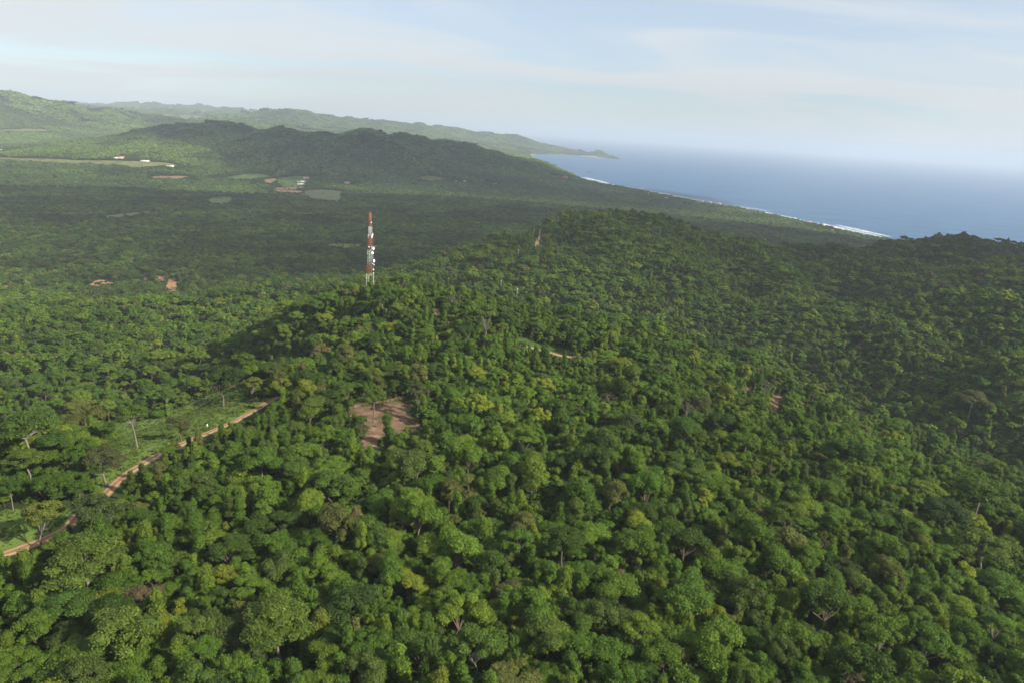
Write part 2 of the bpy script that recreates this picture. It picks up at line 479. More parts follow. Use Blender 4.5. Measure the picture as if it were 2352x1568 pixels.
bp = nt.nodes.new('ShaderNodeBump'); bp.inputs['Strength'].default_value = 0.5; bp.inputs['Distance'].default_value = 3.0
nt.links.new(n2.outputs['Fac'], bp.inputs['Height']); nt.links.new(bp.outputs[0], b.inputs['Normal'])
b.inputs['Roughness'].default_value = 0.45
b.inputs['Specular IOR Level'].default_value = 0.22
me = mesh_np('sea', [(-60000, 400, 0), (62000, 400, 0), (62000, 62000, 0), (-60000, 62000, 0)], [(0, 1, 2, 3)], mats=[M_SEA])
link('sea', me, kind='structure')

def smooth_path(pts, step):
    """resample a polyline through a Catmull-Rom curve"""
    p = np.asarray(pts, float); p = np.concatenate([2 * p[:1] - p[1:2], p, 2 * p[-1:] - p[-2:-1]])
    out = []
    for i in range(1, len(p) - 2):
        k = max(2, int(np.linalg.norm(p[i + 1] - p[i]) / step))
        for t in np.arange(k) / k:
            out.append(0.5 * (2 * p[i] + (p[i+1] - p[i-1]) * t + (2*p[i-1] - 5*p[i] + 4*p[i+1] - p[i+2]) * t*t + (3*p[i] - p[i-1] - 3*p[i+1] + p[i+2]) * t**3))
    out.append(p[-2])
    return np.array(out)

def ribbon(path, half, across, lift, crown=0.0, jitter=0.25, seed=1):
    """strip draped over the ground along a 2D path"""
    path = np.asarray(path); d = np.gradient(path, axis=0); d /= np.linalg.norm(d, axis=1, keepdims=True)
    nrm = np.stack([-d[:, 1], d[:, 0]], -1)
    s = np.linspace(-1, 1, across)
    arc = np.arange(len(path)) * 0.35
    hw_l = half * (1 + jitter * (fbm(arc, arc * 0 + seed, 3, seed) - 0.5) * 2)
    hw_r = half * (1 + jitter * (fbm(arc, arc * 0 + seed + 50, 3, seed) - 0.5) * 2)
    hw = np.where(s[None] < 0, hw_l[:, None], hw_r[:, None])
    x = path[:, 0:1] + nrm[:, 0:1] * s[None] * hw; y = path[:, 1:2] + nrm[:, 1:2] * s[None] * hw
    z = ground_z(x, y) + lift + crown * (1 - s[None] ** 2)
    return np.stack([x, y, z], -1).reshape(-1, 3), grid_quads(len(path), across)[:, ::-1]

# beach and surf along the near shore and round the bay
sh = smooth_path(np.array(SHORE)[2:15], 25.0)
dsh = np.gradient(sh, axis=0); dsh /= np.linalg.norm(dsh, axis=1, keepdims=True)
inl = np.stack([-dsh[:, 1], dsh[:, 0]], -1)      # points inland or seaward
if coast_sd(*(sh[5:6] + inl[5:6] * 60).T)[0] < 0:
    inl = -inl
def along(path, inward, offs, zs, seed, wob):
    k = len(path); a = np.arange(k) * 0.05
    rows = []
    for o, z in zip(offs, zs):
        w = (fbm(a, a * 0 + o, 3, seed) - 0.5) * wob
        q = path + inward * (o + w)[:, None]
        rows.append(np.column_stack([q, np.full(k, z)]))
    v = np.stack(rows, 1).reshape(-1, 3)
    return v, grid_quads(k, len(offs))
v, q = along(sh, inl, [-22, 0, 25, 50], [0.25, 1.1, 2.9, 4.3], 4, 14)
link('beach', mesh_np('beach', v, q, mats=[M_SAND], smooth=True), kind='structure')
bay = smooth_path(np.array(SHORE)[18:26], 40.0)
dby = np.gradient(bay, axis=0); dby /= np.linalg.norm(dby, axis=1, keepdims=True)
inb = np.stack([-dby[:, 1], dby[:, 0]], -1)
if coast_sd(*(bay[40:41] + inb[40:41] * 60).T)[0] < 0:
    inb = -inb
v, q = along(bay, inb, [-30, 0, 45, 90], [0.3, 1.6, 5.0, 9.0], 8, 20)
link('bay_beach', mesh_np('bay_beach', v, q, mats=[M_SAND], smooth=True), kind='structure')

M_FOAM, nt, b = mat('sea_foam')
g = nt.nodes.new('ShaderNodeNewGeometry')
n = nt.nodes.new('ShaderNodeTexNoise'); n.inputs['Scale'].default_value = 0.09; n.inputs['Detail'].default_value = 8
nt.links.new(g.outputs['Position'], n.inputs['Vector'])
mr = nt.nodes.new('ShaderNodeMapRange'); mr.inputs['From Min'].default_value = 0.40; mr.inputs['From Max'].default_value = 0.56
nt.links.new(n.outputs['Fac'], mr.inputs['Value'])
mx = nt.nodes.new('ShaderNodeMixRGB'); mx.inputs['Color1'].default_value = (0.12, 0.24, 0.30, 1); mx.inputs['Color2'].default_value = (0.78, 0.80, 0.80, 1)
nt.links.new(mr.outputs[0], mx.inputs['Fac']); nt.links.new(mx.outputs[0], b.inputs['Base Color'])
b.inputs['Roughness'].default_value = 0.8

def surf(name, k0, k1, off, width, seed):
    """one breaking wave: a low rounded roll of foam lying parallel to the shore"""
    seg = sh[k0:k1]; iv = inl[k0:k1]
    k = len(seg); a = np.arange(k) * 0.22
    taper = np.clip(np.minimum(np.arange(k), np.arange(k)[::-1]) / 6.0, 0.05, 1)
    w = width * taper * (0.55 + 0.9 * fbm(a, a * 0 + seed, 3, seed))
    ofs = off + (fbm(a * 0.4, a * 0, 2, seed + 9) - 0.5) * 30
    rows = []
    for s, z in ((-1, 0.02), (-0.5, 0.8), (0.0, 1.1), (0.5, 0.5), (1, 0.02)):
        p = seg - iv * (ofs + s * w)[:, None]
        rows.append(np.column_stack([p, np.full(k, z) * taper + 0.02]))
    v = np.stack(rows, 1).reshape(-1, 3)
    link(name, mesh_np(name, v, grid_quads(k, 5), mats=[M_FOAM], smooth=True), kind='stuff', label='white breaking surf rolling in along the beach', category='surf')
ks = len(sh)
def shore_index(px):
    sx, sy, _ = project(sh[:, 0], sh[:, 1], np.zeros(ks)); return int(np.argmin(np.abs(sx - px)))
def surf_px(pa, pb, off, width, seed):
    a, b2 = sorted((shore_index(pa), shore_index(pb)))
    if b2 - a > 4:
        surf('surf', a, b2, off, width, seed)
surf_px(2010, 1850, 105, 20, 1)
surf_px(2010, 1840, 62, 17, 2)
surf_px(2015, 1830, 30, 13, 8)
surf_px(1730, 1645, 100, 20, 3)
surf_px(1735, 1645, 58, 16, 4)
surf_px(1850, 1420, 42, 20, 5)
surf_px(1645, 1400, 80, 12, 9)
surf_px(1420, 1312, 30, 22, 6)
surf_px(1380, 1315, 75, 14, 7)

# ---------------------------------------------------------------- roads, clearings, fields (draped sheets)
KEEP = []       # ground points that must stay open to view: (px, py, distance)
OPEN = []       # polygons in plan where no forest tree stands
def inside(poly, x, y):
    poly = np.asarray(poly); x = np.asarray(x); y = np.asarray(y)
    res = np.zeros(x.shape, bool)
    for i in range(len(poly)):
        ax, ay = poly[i][:2]; bx, by = poly[(i + 1) % len(poly)][:2]
        if ay == by: continue
        c = ((ay > y) != (by > y)) & (x < (bx - ax) * (y - ay) / (by - ay) + ax)
        res ^= c
    return res

def drape(name, pix, material, lift, step, keep=True, lift_target=0.0, jag=0.6, shrink=1.0):
    """a clearing or field whose outline was seen at the given picture points, laid on the ground there"""
    poly = np.array([hit(px, py, lift_target)[:2] for px, py in pix])
    pl = smooth_path(np.concatenate([poly, poly[:1]]), step * 1.5)[:-1]
    cx = pl.mean(0)
    k = np.arange(len(pl))
    pl = pl + (pl - cx) / (np.linalg.norm(pl - cx, axis=1, keepdims=True) + 1e-6) * ((fbm(k * 0.35, k * 0.0, 3, len(name)) - 0.5) * step * 4 * jag)[:, None]
    x0, y0 = pl.min(0) - step; x1, y1 = pl.max(0) + step
    nx, ny = int((x1 - x0) / step) + 2, int((y1 - y0) / step) + 2
    gx, gy = np.meshgrid(x0 + np.arange(nx) * step, y0 + np.arange(ny) * step)
    q = grid_quads(ny, nx)
    c = np.stack([gx.ravel()[q].mean(1), gy.ravel()[q].mean(1)], -1)
    q = q[inside(pl, c[:, 0], c[:, 1])]
    z = ground_z(gx, gy) + lift
    v = np.stack([gx, gy, z], -1).reshape(-1, 3)
    used = np.unique(q); remap = np.full(len(v), -1); remap[used] = np.arange(len(used))
    o = link(name, mesh_np(name, v[used], remap[q], mats=[material], smooth=True), kind='structure')
    OPEN.append(pl)
    if keep:
        u = v[used]
        if shrink < 1:
            cp = pl.mean(0); u = u.copy(); u[:, :2] = cp + (u[:, :2] - cp) * shrink
        if len(u) > 220:
            u = u[RNG.choice(len(u), 220, replace=False)]
        sx, sy, sd = project(u[:, 0], u[:, 1], u[:, 2])
        KEEP.append(np.stack([sx, sy, np.hypot(u[:, 0], u[:, 1])], -1))
    return o

# packed earth with two paler wheel tracks, a darker weedy middle and crumbling verges
M_ROAD, nt, bs = mat('dirt_road_surface')
g = nt.nodes.new('ShaderNodeNewGeometry')
ac = nt.nodes.new('ShaderNodeAttribute'); ac.attribute_name = 'across'
n1 = nt.nodes.new('ShaderNodeTexNoise'); n1.inputs['Scale'].default_value = 0.45; n1.inputs['Detail'].default_value = 7
n2 = nt.nodes.new('ShaderNodeTexNoise'); n2.inputs['Scale'].default_value = 0.12; n2.inputs['Detail'].default_value = 4
for q_ in (n1, n2):
    nt.links.new(g.outputs['Position'], q_.inputs['Vector'])
def mth(op, a_, b_=None):
    n_ = nt.nodes.new('ShaderNodeMath'); n_.operation = op
    for k_, s_ in enumerate((a_, b_)):
        if s_ is None: continue
        if isinstance(s_, (int, float)): n_.inputs[k_].default_value = s_
        else: nt.links.new(s_, n_.inputs[k_])
    return n_.outputs[0]
ab = mth('ABSOLUTE', ac.outputs['Fac'])
wob = mth('ADD', ab, mth('MULTIPLY', mth('SUBTRACT', n2.outputs['Fac'], 0.5), 0.5))
trk = mth('SUBTRACT', 1.0, mth('MULTIPLY', mth('ABSOLUTE', mth('SUBTRACT', wob, 0.48)), 3.4))
ramp = nt.nodes.new('ShaderNodeValToRGB')
ramp.color_ramp.elements[0].position = 0.25; ramp.color_ramp.elements[0].color = (0.215, 0.118, 0.054, 1)
ramp.color_ramp.elements[1].position = 0.75; ramp.color_ramp.elements[1].color = (0.40, 0.255, 0.132, 1)
nt.links.new(mth('ADD', mth('MULTIPLY', trk, 0.45), mth('MULTIPLY', n1.outputs['Fac'], 0.6)), ramp.inputs['Fac'])
weed = nt.nodes.new('ShaderNodeMapRange'); weed.inputs['From Min'].default_value = 0.52; weed.inputs['From Max'].default_value = 0.64; weed.inputs['To Max'].default_value = 0.6
edge = mth('ADD', mth('MULTIPLY', mth('POWER', wob, 4.0), 0.55), mth('MULTIPLY', mth('LESS_THAN', wob, 0.16), 0.16))
nt.links.new(mth('ADD', mth('MULTIPLY', n1.outputs['Fac'], 0.66), edge), weed.inputs['Value'])
mx = nt.nodes.new('ShaderNodeMixRGB'); mx.inputs['Color2'].default_value = (0.075, 0.105, 0.028, 1)
nt.links.new(weed.outputs[0], mx.inputs['Fac']); nt.links.new(ramp.outputs[0], mx.inputs['Color1'])
nt.links.new(mx.outputs[0], bs.inputs['Base Color'])
bp = nt.nodes.new('ShaderNodeBump'); bp.inputs['Strength'].default_value = 0.6; bp.inputs['Distance'].default_value = 0.3
nt.links.new(n1.outputs['Fac'], bp.inputs['Height']); nt.links.new(bp.outputs[0], bs.inputs['Normal'])
bs.inputs['Roughness'].default_value = 0.95

ROADS = []
def road(name, pix, half, lift=0.16, vis=None, material=None, extra=0.0):
    path = smooth_path([hit(px, py)[:2] for px, py in pix], 2.0)
    v, q = ribbon(path, half, 7, lift, 0.08, 0.45, len(ROADS) + 2)
    v = v.reshape(len(path), 7, 3); v[:, [1, 5], 2] -= 0.05; v[:, [0, 6], 2] -= 0.12; v = v.reshape(-1, 3)
    me = mesh_np(name, v, q, mats=[M_ROAD], smooth=True)
    at_ = me.attributes.new('across', 'FLOAT', 'POINT'); at_.data.foreach_set('value', np.tile(np.linspace(-1, 1, 7), len(path)).astype(np.float32))
    link(name, me, kind='structure')
    ROADS.append((path, half))
    u = v.reshape(len(path), 7, 3)[:, 1:6].reshape(-1, 3)
    sx, sy, sd = project(u[:, 0], u[:, 1], u[:, 2])
    k = np.stack([sx, sy, np.hypot(u[:, 0], u[:, 1])], -1)
    if vis is not None:
        ok = np.zeros(len(k), bool)
        for a, b2 in vis:
            ok |= (k[:, 0] > a) & (k[:, 0] < b2)
        k = k[ok]
    KEEP.append(k)
    return path

drape('grass_clearing', [(225,989),(254,971),(389,953),(400,938),(509,895),(545,880),(567,905),(596,915),(622,917),(585,940),(450,1004),(363,1044),(312,1076),(240,1127),(203,1095),(254,1073),(276,1033),(233,1004)], M_GRASS, 0.06, 1.6)
drape('grass_clearing', [(-60,1180),(40,1164),(109,1164),(156,1164),(158,1204),(138,1218),(60,1256),(-60,1290)], M_GRASS, 0.06, 1.6)
drape('grass_clearing', [(1150,776),(1190,772),(1240,790),(1300,800),(1325,812),(1290,813),(1235,798),(1190,794)], M_GRASS2, 0.06, 1.6, shrink=0.6)
road('dirt_road', [(640,912),(625,918),(596,935),(545,964),(454,1004),(403,1026),(363,1044),(316,1073),(276,1102),(243,1133),(218,1156),(182,1182),(153,1211),(120,1229),(54,1258),(0,1276),(-60,1292)], 1.85, vis=[(-80,156),(243,366),(398,624)])
road('dirt_road', [(1205,796),(1231,801),(1259,808),(1290,817),(1334,820),(1360,818)], 1.9, vis=[(1231,1336)])
road('dirt_track', [(999,711),(1003,718),(1008,726)], 1.7)
road('dirt_track', [(1246,519),(1240,533),(1234,550),(1229,566)], 1.3, 0.4)
road('dirt_track', [(487,889),(515,888),(540,886),(552,876),(562,862)], 1.5, vis=[(500,545)])
drape('bare_soil_clearing', [(799,948),(809,929),(887,919),(917,911),(946,929),(942,958),(966,973),(961,990),(917,995),(880,1002),(868,1027),(875,1042),(853,1047),(831,1015),(843,978),(818,968)], M_BROWN, 0.08, 1.3)
drape('bare_soil_clearing', [(1702,884),(1728,889),(1730,894),(1708,893)], M_BROWN, 0.08, 1.2, shrink=0.75)
drape('bare_soil_clearing', [(1768,902),(1800,904),(1792,922),(1782,950),(1770,950),(1774,925)], M_BROWN, 0.08, 1.2, shrink=0.75)
drape('bare_soil_clearing', [(1968,940),(1988,942),(1986,947),(1970,946)], M_BROWN, 0.08, 1.2, shrink=0.75)
drape('bare_soil_clearing', [(2200,987),(2220,993),(2222,998),(2205,994)], M_BROWN, 0.08, 1.2, shrink=0.75)
drape('bare_soil_clearing', [(1851,926),(1861,926),(1860,932),(1852,932)], M_SOIL, 0.08, 1.0)
drape('soil_pit', [(205,656),(215,647),(237,643),(253,648),(262,652),(235,653),(224,660),(207,659)], M_SOIL, 0.3, 2.5)
drape('soil_pit', [(387,642),(399,640),(404,648),(418,647),(416,661),(410,669),(395,670),(382,665),(383,656)], M_SOIL, 0.3, 2.5)
drape('soil_pit', [(359,634),(387,636),(380,646),(360,644)], M_SOIL, 0.3, 2.5)
drape('soil_pit', [(329,634),(338,635),(338,644),(331,643)], M_SOIL, 0.3, 2.5)
M_F1 = ground_mat('dry_pasture', [(0.075,0.105,0.032),(0.145,0.150,0.058),(0.22,0.195,0.095)], 0.035, 0.2, 0.3)
M_F2 = ground_mat('green_pasture', [(0.050,0.095,0.026),(0.090,0.140,0.040),(0.135,0.165,0.060)], 0.035, 0.2, 0.3)
M_F3 = ground_mat('ploughed_field', [(0.16,0.105,0.062),(0.29,0.19,0.115),(0.38,0.26,0.16)], 0.04, 0.2, 0.3)
M_F4 = ground_mat('grey_green_field', [(0.070,0.098,0.042),(0.115,0.130,0.062),(0.150,0.150,0.078)], 0.03, 0.2, 0.3)
FIELD0 = len(OPEN)
for nm, pix, mm in [
 ('field', [(-30,361),(60,365),(200,369),(300,371),(395,376),(402,383),(300,389),(285,384),(200,381),(100,376),(-30,369)], M_F1),
 ('field', [(338,407),(380,405),(425,406),(424,412),(352,414)], M_F3),
 ('field', [(498,411),(560,403),(612,402),(622,409),(560,415)], M_F2),
 ('field', [(606,413),(634,411),(632,421),(610,422)], M_F3),
 ('field', [(640,408),(690,405),(700,412),(690,430),(645,431),(636,420)], M_F2),
 ('field', [(624,432),(697,430),(699,435),(628,437)], M_F3),
 ('field', [(618,437),(692,440),(690,447),(655,444),(620,441)], M_F3),
 ('field', [(696,439),(740,437),(786,443),(777,467),(730,463),(697,452)], M_F4),
 ('field', [(471,465),(492,456),(534,454),(538,461),(527,472),(485,472)], M_F2),
 ('field', [(352,484),(355,488),(290,499),(236,504),(240,498),(300,490)], M_F4),
 ('field', [(953,409),(974,405),(1016,409),(1029,413),(1009,416),(978,416)], M_F1),
 ('field', [(1128,420),(1143,421),(1143,426),(1130,425)], M_F2),
 ('field', [(-20,296),(60,297),(106,300),(104,304),(-20,302)], M_F1),
 ('field', [(370,268),(420,265),(470,268),(440,272),(385,273)], M_F1),
 ('field', [(740,560),(820,563),(900,566),(898,570),(800,570),(740,566)], M_F2),
 ]:
    dist = math.hypot(*hit(*pix[0])[:2])
    drape(nm, pix, mm, 0.5 + dist / 4000, max(4.0, dist / 350), jag=0.8, shrink=0.72)

FIELD1 = len(OPEN)
# ---------------------------------------------------------------- sites of buildings, masts and poles (kept clear of trees)
SITES = []
def site(kind, px, py, wpx, hpx, **kw):
    q = hit(px, py)
    dist = math.hypot(q[0], q[1])
    wid = wpx * math.hypot(dist, CAMZ - q[2]) / FPX
    SITES.append(dict(kind=kind, q=q, w=wid, h=hpx * dist / FPX, **kw))
    dep = kw.get('depth', 0.6) * wid
    a = kw.get('rot', 0.0)
    k = 0.62
    cs, sn = math.cos(a), math.sin(a)
    foot = np.array([(q[0] + (u * wid * k) * cs - (v * dep * k) * sn, q[1] + (u * wid * k) * sn + (v * dep * k) * cs) for u, v in ((-1, -1), (1, -1), (1, 1), (-1, 1))])
    if 2500 < dist < 5500:      # a yard on the landward side
        foot[:2] -= q[:2] / dist * 45.0
    OPEN.append(foot)
    gx, gy = np.meshgrid(np.linspace(px - wpx / 2, px + wpx / 2, 5), np.linspace(py - hpx, py, 4))
    KEEP.append(np.stack([gx.ravel(), gy.ravel(), np.full(20, dist)], -1))
for a in [
 ('shed', 694, 419, 20, 5, dict(label='long white-roofed farm shed, upper of two by the tan fields', roof='white', depth=0.45, rot=0.1)),
 ('shed', 691, 425, 16, 4, dict(label='white-roofed farm shed, lower of two by the tan fields', roof='white', depth=0.4, rot=0.1)),
 ('gable', 704, 411, 13, 4, dict(label='farmhouse with pinkish roof behind the white farm sheds', roof='pink', rot=0.2)),
 ('gable', 731, 418, 5, 3, dict(label='small white house just right of the farm sheds', roof='white', rot=0.5)),
 ('gable', 797, 422, 12, 5, dict(label='house with orange roof among dark trees right of the farm', roof='orange', rot=-0.2)),
 ('shed', 4, 347, 34, 2.4, dict(label='long low white shed at the left edge across the plain', roof='white', depth=0.25, rot=0.0)),
 ('gable', 279, 364, 12, 5, dict(label='white house with red roof above the long pale field', roof='red', rot=0.0)),
 ('shed', 267, 364, 9, 2.2, dict(label='low white outbuilding adjoining the red-roofed white house', roof='white', rot=0.0)),
 ('shed', 333, 371.5, 16, 2, dict(label='low white shed at the upper edge of the long pale field', roof='white', depth=0.3, rot=0.0)),
 ('shed', 391, 383, 14, 1.6, dict(label='low pale shed at the right end of the long pale field', roof='grey', depth=0.3, rot=0.0)),
 ('villa', 1295, 409.5, 16, 5, dict(label='cream villa with red roof near the dark cape', roof='red', rot=0.1)),
 ('gable', 1329, 445, 4.5, 2.5, dict(label='small white house, left of two inland from the cape', roof='white', rot=0.2)),
 ('gable', 1340, 447, 4, 2.2, dict(label='small white house, right of two inland from the cape', roof='white', rot=0.4)),
 ('gable', 1357, 449.5, 7, 2.6, dict(label='house with dull red roof inland from the cape', roof='red', rot=0.1)),
 ('gable', 1377, 421.5, 5.5, 2.4, dict(label='white shore house nearest the cape', roof='white', rot=-0.4)),
 ('gable', 1431, 427, 5, 2.4, dict(label='white shore house between cape and red mast', roof='white', rot=-0.4)),
 ('gable', 1464, 433, 7, 2.6, dict(label='white shore house, left of the pair behind the small mast', roof='white', rot=-0.4)),
 ('gable', 1476, 435, 8, 2.6, dict(label='white shore house, right of the pair behind the small mast', roof='white', rot=-0.4)),
 ('gable', 1529, 457.5, 9, 3.4, dict(label='house with white roof right of the small mast', roof='white', rot=0.2)),
 ('gable', 1506, 467, 8, 3, dict(label='house with faded red roof below the small mast', roof='red', rot=0.1)),
 ('hotel', 1607, 467.5, 15, 6.5, dict(label='white beachfront block with flat roof, leftmost of three', rot=-0.30, storeys=4)),
 ('hotel', 1626, 470, 15, 7.5, dict(label='white beachfront block with flat roof, middle and tallest of three', rot=-0.30, storeys=4)),
 ('hotel', 1646, 473, 16, 7, dict(label='cream beachfront block with flat roof, rightmost of three', rot=-0.30, storeys=4, cream=True)),
 ('gable', 1724, 480, 6, 2.4, dict(label='small white beach house where the left surf ends', roof='white', rot=-0.5)),
 ('gable', 1824, 503.5, 8, 2.8, dict(label='white beach house left of the thatched beach houses', roof='white', rot=-0.4)),
 ('gable', 1855, 512.5, 13, 4.6, dict(label='large beach house with sandy thatched roof behind the surf', roof='thatch', rot=-0.4)),
 ('gable', 1889, 517.5, 10, 4, dict(label='smaller beach house with sandy thatched roof behind the surf', roof='thatch', rot=-0.3)),
 ('gable', 1912, 531, 9, 3.4, dict(label='beach house with pinkish roof, rightmost on the beach', roof='pink', rot=-0.3)),
 ('gable', 1048, 417, 5, 2, dict(label='small white house left of its pair below the long ridge', roof='white', rot=0.1)),
 ('gable', 1067, 418, 7, 2.4, dict(label='small white house right of its pair below the long ridge', roof='white', rot=0.1)),
 ('gable', 1129, 448, 4, 2.4, dict(label='lone tiny white house on the plain below the cape ridge', roof='white', rot=0.3)),
 ('gable', 364, 287, 6, 2.4, dict(label='tiny white house far off behind the left end of the ridge', roof='white', rot=0.3)),
 ('gable', 1271, 338.5, 3.2, 2, dict(label='white hillside villa above the bay, leftmost of three', roof='white', rot=0.3)),
 ('gable', 1276, 340.5, 3.0, 2, dict(label='white hillside villa above the bay, middle of three', roof='white', rot=0.1)),
 ('gable', 1281.5, 339.5, 3.4, 2, dict(label='white hillside villa above the bay, rightmost of three', roof='white', rot=0.2)),
 ('gable', 1323, 347, 3.2, 2, dict(label='lone white villa on the headland beyond the bay', roof='white', rot=0.0)),
]:
    site(a[0], a[1], a[2], a[3], a[4], **a[5])
vr_ = np.random.default_rng(4)
VIL = [(1197,354.2,3.4,'white'),(1201,353.4,3,'pink'),(1204,355.6,3.6,'white'),(1207,353.9,2.8,'white'),(1210,356.6,3.2,'thatch'),(1213,355.2,3.2,'white'),(1216,357.6,3.8,'pink'),(1219.5,356.2,3.4,'white'),(1222,358.2,3.4,'red'),(1225,356.6,3.0,'white')]
for i, (px, py, w_, rf) in enumerate(VIL):
    site('gable', px, py, w_, 1.8, label='%s-roofed house in the bay village, number %s from its inland end' % (rf, ['one','two','three','four','five','six','seven','eight','nine','ten'][i]), roof=rf, rot=float(vr_.uniform(-0.5, 0.5)), group='houses of the bay village')

TWR = at_r(850, 655, 485.0); TWR[2] = ground1(TWR[0], TWR[1])
TWR_TOP = at_r(849, 489, 485.0)[2]
OPEN.append(np.array([(TWR[0] + 4.5 * math.cos(t), TWR[1] + 4.5 * math.sin(t)) for t in np.arange(0, 6.28, 0.6)]))
KEEP.append(np.array([(850 + dx_, yy, 485.0) for yy in range(560, 640, 5) for dx_ in (-6, 0, 6)], float))
POLES = [(1236,514,'upper left of the track on the middle hill'),(1282,513,'on the crest of the middle hill, second from the left'),(1333,509,'highest on the crest of the middle hill'),(1226,541,'beside the bare track on the middle hill'),
         (1190,590,'on the flank of the middle hill under the track'),(1178,619,'half way down the flank of the middle hill'),(1150,665,'at the foot of the middle hill, left of two'),(1187,683,'at the foot of the middle hill, right of two')]
POLE_Q = []
for px, py, _t in POLES:
    q = hit(px, py, 2.0); POLE_Q.append(q); dq = math.hypot(q[0], q[1])
    KEEP.append(np.array([(px, py - k, dq) for k in range(0, 12, 3)], float))
    OPEN.append(np.array([(q[0] + 2.5 * math.cos(t), q[1] + 2.5 * math.sin(t)) for t in np.arange(0, 6.28, 1.0)]))
# ---------------------------------------------------------------- foliage and bark
def foliage(name):
    m, nt, b = mat(name)
    at = nt.nodes.new('ShaderNodeAttribute'); at.attribute_type = 'INSTANCER'; at.attribute_name = 'tint'
    lv = nt.nodes.new('ShaderNodeAttribute'); lv.attribute_type = 'GEOMETRY'; lv.attribute_name = 'leafv'
    mu = nt.nodes.new('ShaderNodeVectorMath'); mu.operation = 'MULTIPLY'
    nt.links.new(at.outputs['Vector'], mu.inputs[0]); nt.links.new(lv.outputs['Vector'], mu.inputs[1])
    nt.links.new(mu.outputs[0], b.inputs['Base Color'])
    b.inputs['Roughness'].default_value = 0.62
    b.inputs['Specular IOR Level'].default_value = 0.12
    tr = nt.nodes.new('ShaderNodeBsdfTranslucent')
    tm = nt.nodes.new('ShaderNodeVectorMath'); tm.operation = 'MULTIPLY'; tm.inputs[1].default_value = (1.15, 1.25, 0.6)
    nt.links.new(mu.outputs[0], tm.inputs[0]); nt.links.new(tm.outputs[0], tr.inputs['Color'])
    mi = nt.nodes.new('ShaderNodeMixShader'); mi.inputs['Fac'].default_value = 0.28
    nt.links.new(b.outputs[0], mi.inputs[1]); nt.links.new(tr.outputs[0], mi.inputs[2])
    nt.links.new(mi.outputs[0], nt.nodes['Material Output'].inputs['Surface'])
    return m
M_LEAF = foliage('leaf_green')
M_BARKG = plain('grey_bark', (0.20, 0.175, 0.15), 0.85, 0.25, 2.0, 0.1)
M_BARK = plain('pale_bark', (0.20, 0.17, 0.135), 0.85, 0.25, 2.0, 0.1)
M_BARKD = plain('brown_bark', (0.15, 0.115, 0.085), 0.9, 0.25, 2.0, 0.1)

OCT_V = np.array([(1,0,0),(-1,0,0),(0,1,0),(0,-1,0),(0,0,1),(0,0,-1)], float)
OCT_F = np.array([(0,2,4),(2,1,4),(1,3,4),(3,0,4),(2,0,5),(1,2,5),(3,1,5),(0,3,5)])
def subdiv(v, f):
    v = list(map(tuple, v)); cache = {}; out = []
    def mid(a, b):
        k = (min(a, b), max(a, b))
        if k not in cache:
            p = np.add(v[a], v[b]); p = p / np.linalg.norm(p); cache[k] = len(v); v.append(tuple(p))
        return cache[k]
    for a, b, c in f:
        ab, bc, ca = mid(a, b), mid(b, c), mid(c, a)
        out += [(a, ab, ca), (b, bc, ab), (c, ca, bc), (ab, bc, ca)]
    return np.array(v), np.array(out)
SPH1 = subdiv(OCT_V, OCT_F)
SPH2 = subdiv(*SPH1)

